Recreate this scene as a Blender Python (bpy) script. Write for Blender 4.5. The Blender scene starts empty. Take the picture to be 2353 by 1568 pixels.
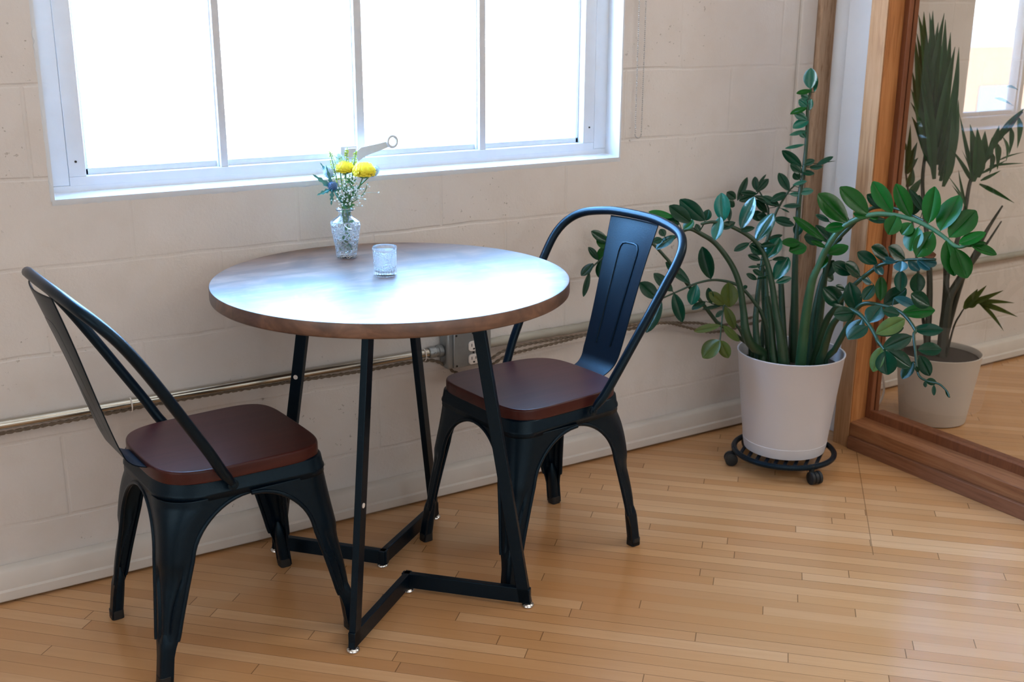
import bpy, bmesh, math, random
from mathutils import Vector, Matrix
random.seed(11)
PI = math.pi
sc = bpy.context.scene
col = sc.collection

# ------------------------------------------------------------------ helpers
class MB:
    """collects shapes and links them as ONE mesh object"""
    def __init__(s): s.v = []; s.f = []
    def add(s, vs, fs):
        n = len(s.v); s.v += [tuple(v) for v in vs]; s.f += [tuple(i + n for i in f) for f in fs]; return s
    def box(s, x0, x1, y0, y1, z0, z1, m=None):
        vs = [Vector(p) for p in ((x0,y0,z0),(x1,y0,z0),(x1,y1,z0),(x0,y1,z0),(x0,y0,z1),(x1,y0,z1),(x1,y1,z1),(x0,y1,z1))]
        if m: vs = [m @ v for v in vs]
        return s.add(vs, [(0,3,2,1),(4,5,6,7),(0,1,5,4),(1,2,6,5),(2,3,7,6),(3,0,4,7)])
    def loft(s, rings, closed=True, cap=True, loop=False):
        n = len(rings[0]); vs = [p for r in rings for p in r]; fs = []
        R = len(rings)
        for i in range(R if loop else R - 1):
            a, b = i * n, ((i + 1) % R) * n
            for j in range(n if closed else n - 1):
                k = (j + 1) % n
                fs.append((a + j, a + k, b + k, b + j))
        if cap and closed and not loop:
            fs.append(tuple(range(n - 1, -1, -1))); fs.append(tuple((R - 1) * n + j for j in range(n)))
        return s.add(vs, fs)
    def tube(s, pts, r, n=8, loop=False, flat=None):
        pts = [Vector(p) for p in pts]; N = len(pts)
        rad = r if isinstance(r, (list, tuple)) else [r] * N
        rings = []; nrm = None
        for i, p in enumerate(pts):
            if loop: t = pts[(i + 1) % N] - pts[i - 1]
            else: t = pts[min(i + 1, N - 1)] - pts[max(i - 1, 0)]
            if t.length < 1e-9: t = Vector((0, 0, 1))
            t.normalize()
            if nrm is None:
                nrm = t.orthogonal() if flat is None else (Vector(flat) - t * t.dot(Vector(flat)))
            nrm = nrm - t * t.dot(nrm)
            if nrm.length < 1e-6: nrm = t.orthogonal()
            nrm.normalize(); b = t.cross(nrm)
            rings.append([p + (nrm * math.cos(2*PI*k/n) + b * math.sin(2*PI*k/n)) * rad[i] for k in range(n)])
        return s.loft(rings, True, True, loop)
    def lathe(s, prof, n=32, c=(0,0,0), shape=None, cap=True, m=None):
        rings = []
        for r, z in prof:
            ring = []
            for k in range(n):
                a = 2*PI*k/n
                q = (r * shape(a)) if shape else r
                v = Vector((c[0] + q*math.cos(a), c[1] + q*math.sin(a), c[2] + z))
                ring.append(m @ v if m else v)
            rings.append(ring)
        return s.loft(rings, True, cap)
    def ball(s, c, r, n=10, m=6, sz=1.0, mat=None):
        prof = [(max(1e-5, r*math.sin(PI*i/m)), -r*sz*math.cos(PI*i/m)) for i in range(m + 1)]
        if mat is None: return s.lathe(prof, n, c)
        return s.lathe(prof, n, (0,0,0), m=Matrix.Translation(Vector(c)) @ mat)
    def prism(s, poly, z0, z1):
        n = len(poly)
        return s.add([(x, y, z0) for x, y in poly] + [(x, y, z1) for x, y in poly],
                     [tuple(range(n - 1, -1, -1)), tuple(range(n, 2*n))] + [(i, (i+1) % n, n + (i+1) % n, n + i) for i in range(n)])
    def build(s, name, mat, parent=None, ang=35, bevel=0, solid=0, sub=0, org=None, seg=2):
        me = bpy.data.meshes.new(name)
        o = Vector(org) if org is not None else Vector((0,0,0))
        me.from_pydata([tuple(Vector(v) - o) for v in s.v], [], s.f)
        bm = bmesh.new(); bm.from_mesh(me); bmesh.ops.recalc_face_normals(bm, faces=bm.faces); bm.to_mesh(me); bm.free()
        me.polygons.foreach_set('use_smooth', [True] * len(me.polygons))
        me.set_sharp_from_angle(angle=math.radians(ang))
        me.materials.append(mat)
        ob = bpy.data.objects.new(name, me); col.objects.link(ob)
        if parent is not None: ob.parent = parent
        elif org is not None: ob.location = o
        if solid:
            q = ob.modifiers.new('t', 'SOLIDIFY'); q.thickness = solid; q.offset = 0
        if bevel:
            q = ob.modifiers.new('b', 'BEVEL'); q.width = bevel; q.segments = seg; q.limit_method = 'ANGLE'; q.angle_limit = math.radians(40)
        if sub:
            q = ob.modifiers.new('s', 'SUBSURF'); q.levels = sub; q.render_levels = sub
        return ob

def tag(o, label, cat, group=None, kind=None):
    o['label'] = label; o['category'] = cat
    if group: o['group'] = group
    if kind: o['kind'] = kind
    return o
def struct(o, label, cat): return tag(o, label, cat, None, 'structure')
def thing(name, loc, label, cat, rz=0, group=None):
    o = bpy.data.objects.new(name, None); col.objects.link(o); o.empty_display_size = .05
    o.location = loc; o.rotation_euler = (0, 0, rz)
    return tag(o, label, cat, group)

def catmull(pts, k=6, loop=False):
    P = [Vector(p) for p in pts]; n = len(P); out = []
    for i in range(n if loop else n - 1):
        p0 = P[(i-1) % n] if loop or i > 0 else P[0]*2 - P[1]
        p1, p2 = P[i], P[(i+1) % n]
        p3 = P[(i+2) % n] if loop or i + 2 < n else P[-1]*2 - P[-2]
        for j in range(k):
            t = j / k
            out.append(.5*((2*p1) + (p2-p0)*t + (2*p0-5*p1+4*p2-p3)*t*t + (3*p1-p0-3*p2+p3)*t**3))
    if not loop: out.append(P[-1].copy())
    return out
def lerp(a, b, t): return a + (b - a) * t
def sstep(a, b, x):
    t = max(0., min(1., (x - a) / (b - a))); return t*t*(3 - 2*t)

# ------------------------------------------------------------------ materials
class NT:
    def __init__(s, name):
        s.m = bpy.data.materials.new(name); s.m.use_nodes = True; s.t = s.m.node_tree
        s.n = s.t.nodes; s.n.clear(); s.out = s.n.new('ShaderNodeOutputMaterial')
    def new(s, kind, **kw):
        nd = s.n.new('ShaderNode' + kind)
        for k, v in kw.items():
            if hasattr(nd, k): setattr(nd, k, v)
            else: nd.inputs[k.replace('_', ' ')].default_value = v
        return nd
    def ln(s, a, b): s.t.links.new(a, b)
    def math(s, op, a, b=None, c=None, clamp=False):
        nd = s.n.new('ShaderNodeMath'); nd.operation = op; nd.use_clamp = clamp
        for i, x in enumerate((a, b, c)):
            if x is None: continue
            if isinstance(x, (int, float)): nd.inputs[i].default_value = x
            else: s.ln(x, nd.inputs[i])
        return nd.outputs[0]
    def mix(s, f, a, b, mode='MIX'):
        nd = s.n.new('ShaderNodeMix'); nd.data_type = 'RGBA'; nd.blend_type = mode
        for i, x in ((0, f), (6, a), (7, b)):
            if isinstance(x, (int, float)): nd.inputs[i].default_value = x
            elif isinstance(x, tuple): nd.inputs[i].default_value = (*x, 1)
            else: s.ln(x, nd.inputs[i])
        return nd.outputs[2]
    def obj(s): return s.new('TexCoord').outputs['Object']
    def mapping(s, vec, scale=(1,1,1), rot=(0,0,0), loc=(0,0,0)):
        nd = s.new('Mapping'); nd.inputs['Scale'].default_value = scale; nd.inputs['Rotation'].default_value = rot; nd.inputs['Location'].default_value = loc
        s.ln(vec, nd.inputs['Vector']); return nd.outputs[0]
    def noise(s, vec, scale, detail=3, rough=.5, dist=0):
        nd = s.new('TexNoise'); nd.inputs['Scale'].default_value = scale; nd.inputs['Detail'].default_value = detail
        nd.inputs['Roughness'].default_value = rough; nd.inputs['Distortion'].default_value = dist
        s.ln(vec, nd.inputs['Vector']); return nd.outputs['Fac']
    def ramp(s, f, stops, interp='LINEAR'):
        nd = s.new('ValToRGB'); e = nd.color_ramp.elements; nd.color_ramp.interpolation = interp
        while len(e) < len(stops): e.new(.5)
        for i, (p, c) in enumerate(stops):
            e[i].position = p; e[i].color = (*c, 1) if isinstance(c, tuple) else (c, c, c, 1)
        s.ln(f, nd.inputs[0]); return nd.outputs[0]
    def bump(s, h, strength=.3, dist=.01, prev=None):
        nd = s.new('Bump'); nd.inputs['Strength'].default_value = strength; nd.inputs['Distance'].default_value = dist
        s.ln(h, nd.inputs['Height'])
        if prev is not None: s.ln(prev, nd.inputs['Normal'])
        return nd.outputs[0]
    def bsdf(s, color=None, rough=.5, **kw):
        nd = s.new('BsdfPrincipled')
        if isinstance(color, tuple): nd.inputs['Base Color'].default_value = (*color, 1)
        elif color is not None: s.ln(color, nd.inputs['Base Color'])
        if isinstance(rough, (int, float)): nd.inputs['Roughness'].default_value = rough
        else: s.ln(rough, nd.inputs['Roughness'])
        for k, v in kw.items():
            i = nd.inputs[k.replace('_', ' ')]
            if isinstance(v, (int, float)): i.default_value = v
            elif isinstance(v, tuple): i.default_value = (*v, 1) if len(v) == 3 and i.type == 'RGBA' else v
            else: s.ln(v, i)
        s.ln(nd.outputs[0], s.out.inputs[0]); s.b = nd; return s.m

def plain(name, c, rough=.5, var=.08, scale=20, bump=0, **kw):
    t = NT(name); o = t.obj(); n = t.noise(o, scale, 4)
    cc = t.mix(n, tuple(x*(1-var) for x in c), tuple(min(1, x*(1+var)) for x in c))
    if bump: kw['Normal'] = t.bump(n, bump, .004)
    return t.bsdf(cc, rough, **kw)

def wall_mat():
    t = NT('painted_block'); o = t.obj(); sp = t.new('SeparateXYZ'); t.ln(o, sp.inputs[0])
    wob = t.noise(o, 5, 3); wob = t.math('MULTIPLY', t.math('SUBTRACT', wob, .5), .016)
    cb = t.new('CombineXYZ'); t.ln(sp.outputs[0], cb.inputs[0]); t.ln(t.math('ADD', t.math('ADD', sp.outputs[2], .02), wob), cb.inputs[1])
    br = t.new('TexBrick'); br.offset = .5
    for k, v in (('Scale', 1), ('Mortar Size', .006), ('Mortar Smooth', .75), ('Brick Width', .406), ('Row Height', .2)): br.inputs[k].default_value = v
    br.inputs['Color1'].default_value = (0,0,0,1); br.inputs['Color2'].default_value = (1,1,1,1)
    t.ln(cb.outputs[0], br.inputs['Vector'])
    vis = t.ramp(t.noise(o, 2.3, 2), [(.35, .25), (.65, 1.0)])
    joint = t.math('MULTIPLY', br.outputs['Fac'], vis)
    big = t.noise(o, 1.6, 4); med = t.noise(o, 14, 4); fine = t.noise(o, 150, 3, .6)
    base = t.mix(t.ramp(big, [(.3, 0.), (.7, 1.)]), (.62, .57, .535), (.70, .66, .632))
    base = t.mix(t.math('MULTIPLY', t.ramp(med, [(.45, 0.), (.75, 1.)]), .22), base, (.56, .485, .41))
    base = t.mix(t.math('MULTIPLY', joint, .05), base, (.42, .36, .30))
    pit = t.math('MULTIPLY', t.ramp(t.noise(o, 85, 2), [(.70, 0.), (.74, 1.)]), t.ramp(t.noise(o, 2.1, 2), [(.5, 0.), (.62, 1.)]))
    base = t.mix(t.math('MULTIPLY', pit, .55), base, (.2, .17, .14))
    h = t.math('SUBTRACT', t.math('ADD', t.math('MULTIPLY', med, .35), t.math('MULTIPLY', fine, .16)), t.math('ADD', t.math('MULTIPLY', joint, .34), t.math('MULTIPLY', pit, .3)))
    return t.bsdf(base, .62, Normal=t.bump(h, .55, .008))

def floor_mat():
    t = NT('maple_boards'); o = t.obj(); sp = t.new('SeparateXYZ'); t.ln(o, sp.inputs[0])
    x, y = sp.outputs[0], sp.outputs[1]; k = math.sqrt(.5)
    u = t.math('MULTIPLY', t.math('SUBTRACT', x, y), k); v = t.math('MULTIPLY', t.math('ADD', x, y), k)
    W = .0385; L = .74
    vv = t.math('DIVIDE', v, W); row = t.math('FLOOR', vv); fv = t.math('FRACT', vv)
    def white(a, b=None):
        nd = t.new('TexWhiteNoise'); nd.noise_dimensions = '2D'; c = t.new('CombineXYZ'); t.ln(a, c.inputs[0])
        if b is not None: t.ln(b, c.inputs[1])
        t.ln(c.outputs[0], nd.inputs['Vector']); return nd.outputs['Value']
    rn = white(row); uu = t.math('DIVIDE', t.math('ADD', u, t.math('MULTIPLY', rn, 7.3)), L)
    bid = t.math('FLOOR', uu); fu = t.math('FRACT', uu); idv = white(row, bid)
    tone = t.ramp(idv, [(0, (.50,.26,.115)), (.25, (.57,.305,.135)), (.5, (.63,.355,.17)), (.75, (.53,.265,.108)), (1, (.70,.43,.23))])
    cb = t.new('CombineXYZ'); t.ln(t.math('ADD', t.math('MULTIPLY', u, 2.2), t.math('MULTIPLY', idv, 31.)), cb.inputs[0]); t.ln(t.math('MULTIPLY', v, 42.), cb.inputs[1])
    g = t.noise(cb.outputs[0], 1.6, 5, .6, .6)
    tone = t.mix(t.math('MULTIPLY', t.ramp(g, [(.22, 1.), (.72, 0.)]), .30), tone, (.43, .215, .085))
    cb2 = t.new('CombineXYZ'); t.ln(t.math('MULTIPLY', u, 30.), cb2.inputs[0]); t.ln(t.math('MULTIPLY', v, 110.), cb2.inputs[1]); t.ln(idv, cb2.inputs[2])
    fl = t.math('MULTIPLY', t.ramp(t.noise(cb2.outputs[0], .55, 2), [(.80, 0.), (.86, 1.)]), .55)
    tone = t.mix(fl, tone, (.16, .075, .03))
    big = t.noise(o, 2.2, 3)
    tone = t.mix(t.math('MULTIPLY', t.ramp(big, [(.35, 0.), (.8, 1.)]), .22), tone, (.42, .21, .085))
    dv = t.math('MINIMUM', fv, t.math('SUBTRACT', 1., fv)); du = t.math('MULTIPLY', t.math('MINIMUM', fu, t.math('SUBTRACT', 1., fu)), L)
    sv = t.math('MULTIPLY', t.math('LESS_THAN', dv, .020), t.ramp(white(row, t.math('ADD', t.math('FLOOR', t.math('MULTIPLY', u, .8)), 3.)), [(.2, .12), (.75, .85)]))
    su = t.math('MULTIPLY', t.math('LESS_THAN', du, .0011), .8)
    sl = t.math('MULTIPLY', t.math('LESS_THAN', t.math('ABSOLUTE', t.math('SUBTRACT', u, 2.163)), .0012), t.math('GREATER_THAN', v, .912))
    seam = t.math('MAXIMUM', t.math('MAXIMUM', sv, su), t.math('MULTIPLY', sl, .7))
    c = t.mix(t.math('MULTIPLY', seam, .8), tone, (.075, .035, .016))
    rg = t.math('ADD', t.math('MULTIPLY', t.noise(o, 9, 3), .10), .135)
    hb = t.math('SUBTRACT', t.math('MULTIPLY', t.noise(o, 4, 2), .5), t.math('MULTIPLY', seam, .25))
    return t.bsdf(c, rg, Normal=t.bump(hb, .12, .006), Specular_IOR_Level=.5)

def wood_mat(name, c0, c1, c2, axis='z', rough=.45, scale=1.0, bump=.1):
    t = NT(name); o = t.obj()
    sc_ = {'x': (1.5,22,22), 'y': (22,1.5,22), 'z': (22,22,1.5)}[axis]
    mp = t.mapping(o, tuple(q*scale for q in sc_))
    n = t.noise(mp, 1.3, 5, .6, 1.2); f = t.noise(mp, 5, 3)
    c = t.ramp(n, [(.25, c0), (.5, c1), (.75, c2)])
    c = t.mix(t.math('MULTIPLY', f, .25), c, c0)
    return t.bsdf(c, rough, Normal=t.bump(n, bump, .003), Specular_IOR_Level=.27)

def table_mat():
    t = NT('walnut_laminate'); o = t.obj()
    mp = t.mapping(o, (3,14,14), rot=(0,0,math.radians(35))); n = t.noise(mp, 1.2, 6, .62, 1.5); big = t.noise(o, 9, 4, .6, .8)
    c = t.ramp(n, [(.28, (.07,.036,.025)), (.5, (.165,.085,.055)), (.72, (.27,.15,.10))])
    c = t.mix(t.ramp(big, [(.42, 0.), (.66, .75)]), c, (.06,.036,.03))
    rg = t.math('ADD', t.math('MULTIPLY', n, .08), .33)
    return t.bsdf(c, rg, Normal=t.bump(t.noise(mp, 6, 3), .03, .002), Specular_IOR_Level=.70)

def leaf_mat(name, c, c2, rough=.2, trans=.12, spec=.27):
    t = NT(name); o = t.obj(); n = t.noise(o, 28, 4, .6); cc = t.mix(n, c, c2)
    sp = t.ramp(t.noise(o, 150, 2), [(.74, 0.), (.78, .35)]); cc = t.mix(sp, cc, (.30,.27,.07))
    t.bsdf(cc, rough, Normal=t.bump(t.noise(o, 60, 2), .25, .003), Specular_IOR_Level=spec)
    tr = t.new('BsdfTranslucent'); tr.inputs[0].default_value = (c2[0]*1.6+.02, c2[1]*1.5, c2[2]*.6, 1)
    ms = t.new('MixShader'); ms.inputs[0].default_value = trans
    t.ln(t.b.outputs[0], ms.inputs[1]); t.ln(tr.outputs[0], ms.inputs[2]); t.ln(ms.outputs[0], t.out.inputs[0])
    return t.m

def pane_mat(name, tint=(1,1,1), ior=1.5, boost=1.0):
    t = NT(name); tr = t.new('BsdfTransparent'); tr.inputs[0].default_value = (*tint, 1)
    gl = t.new('BsdfGlossy'); gl.inputs['Roughness'].default_value = .004
    fr = t.new('Fresnel'); fr.inputs['IOR'].default_value = ior
    bf = t.new('NewGeometry').outputs['Backfacing']
    t.ln(t.math('ADD', t.math('MULTIPLY', bf, 1/ior - ior), ior), fr.inputs['IOR'])
    f = t.math('MULTIPLY', fr.outputs[0], boost, clamp=True)
    # thin pane: one sheet stands for both faces of the glass
    ms = t.new('MixShader'); t.ln(f, ms.inputs[0]); t.ln(tr.outputs[0], ms.inputs[1]); t.ln(gl.outputs[0], ms.inputs[2]); t.ln(ms.outputs[0], t.out.inputs[0])
    return t.m

def glass_mat(name, kind):
    t = NT(name); o = t.obj()
    if kind == 'cut':
        vo = t.new('TexVoronoi'); vo.feature = 'DISTANCE_TO_EDGE'; vo.inputs['Scale'].default_value = 95; t.ln(o, vo.inputs['Vector'])
        sp = t.new('SeparateXYZ'); t.ln(o, sp.inputs[0])
        zone = t.math('MULTIPLY', t.math('LESS_THAN', sp.outputs[2], .088), 1.0)
        h = t.math('MULTIPLY', t.ramp(vo.outputs['Distance'], [(0., 1.), (.12, 0.)]), zone)
        nrm = t.bump(h, .45, .004)
    elif kind == 'emboss':
        sp = t.new('SeparateXYZ'); t.ln(o, sp.inputs[0])
        a = t.math('ARCTAN2', sp.outputs[1], sp.outputs[0]); aa = t.math('SUBTRACT', t.math('FRACT', t.math('ADD', t.math('MULTIPLY', a, 4/(2*PI)), .06)), .5)
        dx = t.math('MULTIPLY', aa, 1.95); dz = t.math('DIVIDE', t.math('SUBTRACT', sp.outputs[2], .036), .023)
        r = t.math('SQRT', t.math('ADD', t.math('MULTIPLY', dx, dx), t.math('MULTIPLY', dz, dz)))
        ring = t.math('LESS_THAN', t.math('ABSOLUTE', t.math('SUBTRACT', r, .85)), .14)
        dots = t.ramp(t.noise(o, 330, 1), [(.5, 0.), (.56, 1.)])
        fl = t.math('MULTIPLY', t.math('LESS_THAN', sp.outputs[2], .016), t.math('ADD', t.math('MULTIPLY', t.math('SINE', t.math('MULTIPLY', a, 24)), .5), .5))
        inr = t.math('MULTIPLY', t.math('LESS_THAN', r, .6), .8)
        zz = t.math('MULTIPLY', t.math('LESS_THAN', sp.outputs[2], .056), t.math('GREATER_THAN', sp.outputs[2], .016))
        h = t.math('ADD', t.math('MULTIPLY', zz, t.math('ADD', t.math('MULTIPLY', ring, dots), t.math('ADD', inr, t.math('MULTIPLY', t.math('GREATER_THAN', r, 1.05), dots)))), fl)
        nrm = t.bump(h, .7, .004)
    else: nrm = None
    kw = {'Normal': nrm} if nrm is not None else {}
    rel = h if kind in ('cut', 'emboss') else None
    t.bsdf((.95,.98,1.0), .02, Transmission_Weight=1.0, IOR=1.33 if kind == 'water' else 1.47, **kw)
    if rel is not None:                     # pressed relief scatters a little light
        tl = t.new('BsdfTranslucent'); tl.inputs[0].default_value = (.95, .97, 1, 1); df = t.new('BsdfDiffuse'); df.inputs[0].default_value = (.92, .95, 1, 1)
        m1 = t.new('MixShader'); m1.inputs[0].default_value = .5; t.ln(tl.outputs[0], m1.inputs[1]); t.ln(df.outputs[0], m1.inputs[2])
        ms = t.new('MixShader'); t.ln(t.math('ADD', t.math('MULTIPLY', rel, .42 if kind == 'cut' else .2, clamp=True), .03), ms.inputs[0])
        t.ln(t.b.outputs[0], ms.inputs[1]); t.ln(m1.outputs[0], ms.inputs[2]); t.ln(ms.outputs[0], t.out.inputs[0])
    return t.m

def petal_mat():
    t = NT('yellow_petal'); n = t.noise(t.obj(), 70, 3); c = t.mix(n, (.90,.70,.02), (.95,.82,.05))
    t.bsdf(c, .5); tr = t.new('BsdfTranslucent'); tr.inputs[0].default_value = (.95,.86,.10,1)
    ms = t.new('MixShader'); ms.inputs[0].default_value = .3; t.ln(t.b.outputs[0], ms.inputs[1]); t.ln(tr.outputs[0], ms.inputs[2]); t.ln(ms.outputs[0], t.out.inputs[0])
    return t.m

M = {}
M['wall'] = wall_mat(); M['floor'] = floor_mat(); M['table'] = table_mat()
M['white_wall'] = plain('white_plaster', (.72,.70,.67), .7)
M['white_paint'] = plain('white_window_paint', (.68,.72,.77), .42, .05, 30, .15)  # bluish cast in the white stands in for bloom around the window
M['frame_metal'] = plain('painted_steel_sash', (.60,.61,.63), .45, .1, 40, .1)
M['white_trim'] = plain('white_satin_board', (.78,.80,.84), .45, .03, 12)
M['base_paint'] = plain('scuffed_baseboard_paint', (.62,.57,.52), .5, .12, 9, .2)
M['dark_gap'] = plain('dark_gap', (.03,.028,.026), .8)
M['fir'] = wood_mat('fir_orange', (.27,.095,.028), (.42,.17,.055), (.52,.235,.085), 'z', .45, 2.4)
M['fir_lit'] = wood_mat('fir_lit', (.30,.15,.07), (.44,.245,.125), (.52,.31,.175), 'z', .45, 2.6)  # window light on the post's side put into a paler fir colour
M['fir_red'] = wood_mat('fir_red', (.13,.042,.018), (.20,.068,.028), (.26,.095,.04), 'z', .45, 2.)
M['fir_y'] = wood_mat('fir_rail', (.18,.07,.03), (.29,.12,.052), (.38,.175,.08), 'y', .45, 2.4)
M['fir_ydark'] = wood_mat('fir_rail_dark', (.17,.068,.034), (.235,.10,.052), (.30,.135,.075), 'y', .45, 2.)
M['rough_wood'] = wood_mat('rough_stud', (.24,.13,.065), (.58,.41,.29), (.66,.49,.36), 'z', .7, 4.5, .5)
M['black'] = plain('black_powder_coat', (.0010,.0050,.0115), .35, .15, 300, .06, Specular_IOR_Level=.30, Specular_Tint=(.55,.82,1.0))
M['rubber'] = plain('black_rubber', (.008,.009,.010), .6)
M['seat'] = wood_mat('stained_elm_seat', (.040,.0085,.007), (.060,.0135,.011), (.076,.019,.0145), 'x', .33, .8, .04)
M['chrome'] = plain('chrome', (.75,.74,.72), .18, .03, 20, 0, Metallic=1.0)
M['conduit'] = plain('galvanised_conduit', (.50,.48,.42), .26, .2, 14, .05, Metallic=1.0)
M['conduit_paint'] = plain('painted_conduit', (.34,.32,.27), .5, .18, 12, .1)
M['box_metal'] = plain('galvanised_box', (.33,.35,.36), .42, .25, 30, .08, Metallic=.75)
M['plastic'] = plain('white_receptacle', (.78,.72,.68), .4, .03)
M['slot'] = plain('slot_black', (.01,.01,.01), .7)
M['cord'] = plain('brown_cloth_cord', (.16,.12,.085), .75, .3, 200)
M['bead'] = plain('bead_metal', (.55,.55,.55), .3, .1, 60, 0, Metallic=.9)
M['pot'] = plain('white_pot', (.62,.61,.64), .38, .03, 8, .03)
M['pot_beige'] = plain('beige_pot', (.56,.50,.44), .55, .06, 10, .05)
M['soil'] = plain('potting_soil', (.035,.025,.018), .95, .5, 120, .8)
M['g'] = leaf_mat('zz_leaf_backlit', (.0012,.048,.004), (.004,.088,.007), .32, .14)  # same leaf, its backlight put into a brighter green
M['d'] = leaf_mat('zz_leaf_dark', (.001,.023,.010), (.002,.040,.015), .26, .07)  # darker copy of that leaf, for fronds without the backlight
M['b'] = leaf_mat('zz_leaf_blue', (.012,.075,.075), (.022,.11,.115), .3, .05, .4)
M['t'] = leaf_mat('zz_leaf_teal', (.003,.070,.040), (.008,.110,.062), .2, .08, .5)
M['s'] = leaf_mat('zz_leaf_shiny', (.004,.055,.035), (.012,.085,.05), .17, .08, .6)
M['o'] = leaf_mat('zz_leaf_olive', (.05,.075,.012), (.085,.11,.02), .35, .15)
M['y'] = leaf_mat('zz_leaf_yellowed', (.015,.06,.014), (.11,.13,.015), .3, .12)
M['n'] = leaf_mat('zz_leaf_withered', (.16,.05,.02), (.24,.09,.04), .45, .1)
M['stem'] = plain('zz_stalk', (.010,.038,.014), .42, .35, 25, .1)
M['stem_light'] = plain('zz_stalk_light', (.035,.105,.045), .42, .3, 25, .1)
M['palm'] = leaf_mat('palm_leaf', (.016,.065,.022), (.035,.115,.038), .4, .12)
M['palm_new'] = leaf_mat('palm_new_leaf', (.05,.075,.015), (.075,.10,.02), .4, .2)
M['palm_stem'] = plain('palm_stem', (.035,.035,.022), .6, .4, 40)
M['vase'] = glass_mat('cut_glass', 'cut'); M['tumbler'] = glass_mat('embossed_glass', 'emboss'); M['clear'] = glass_mat('clear_glass', 'plain'); M['water'] = glass_mat('water', 'water')
M['pane'] = pane_mat('window_pane'); M['pane_in'] = pane_mat('partition_pane', (.88,.90,.88), 1.5, 1.7)
M['petal'] = petal_mat()
M['f_stem'] = plain('flower_stem', (.06,.19,.06), .45, .3, 80)
M['f_leaf'] = plain('flower_leaf', (.07,.26,.09), .45, .25, 90)
M['thistle'] = plain('thistle_blue', (.07,.15,.30), .6, .35, 300)
M['thistle_pale'] = plain('thistle_pale', (.45,.62,.78), .6, .2, 200)
M['bract'] = plain('thistle_bract', (.05,.24,.22), .45, .3, 90)
M['goldenrod'] = plain('goldenrod', (.42,.52,.10), .6, .2, 200)
M['gyp'] = plain('gypsophila', (.75,.82,.84), .6, .1, 200)
M['facade'] = plain('facade_plaster', (.60,.34,.22), .8, .12, 1.5)
M['facade_white'] = plain('cornice_white', (.66,.66,.68), .7)
M['facade_grey'] = plain('grey_building', (.24,.28,.34), .8, .2, .8)
M['pane_dark'] = plain('far_window', (.30,.36,.38), .3)
SUN = 14.0; EXPO = 0.52; SKYK = 38
SKYRAMP = [(.0, (13.5, 15.6, 17.4)), (.12, (10.5, 14.8, 19.2)), (.3, (4.6, 9.8, 17.5)), (.55, (2.6, 5.8, 10.6)), (1., (1.6, 4.2, 8.5))]
LIGHTS = [('fill_rear', (.6, -6.4, 1.9), (0, 1, -.05), 5.0, 2.0, 36, (.93, .98, 1.0)),  # unseen area fill added for room brightness; the wall has no window
          ('fill_left', (-3.05, -2.6, 1.7), (1, .1, -.05), 3.0, 1.8, 17, (.93, .98, 1.0)),  # added side fill standing in front of a closed wall
          ('fill_overhead', (1.2, -3.2, 3.25), (0, 0, -1), 2.5, 1.2, 11, (1, .93, .86)),  # no fitting modelled: warm overhead fill added for ambient light
          ('fill_overhead', (5.2, -2.6, 3.25), (0, 0, -1), 2.5, 1.2, 62, (1, .95, .89))]  # added fill that brightens the room behind the glass
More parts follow.
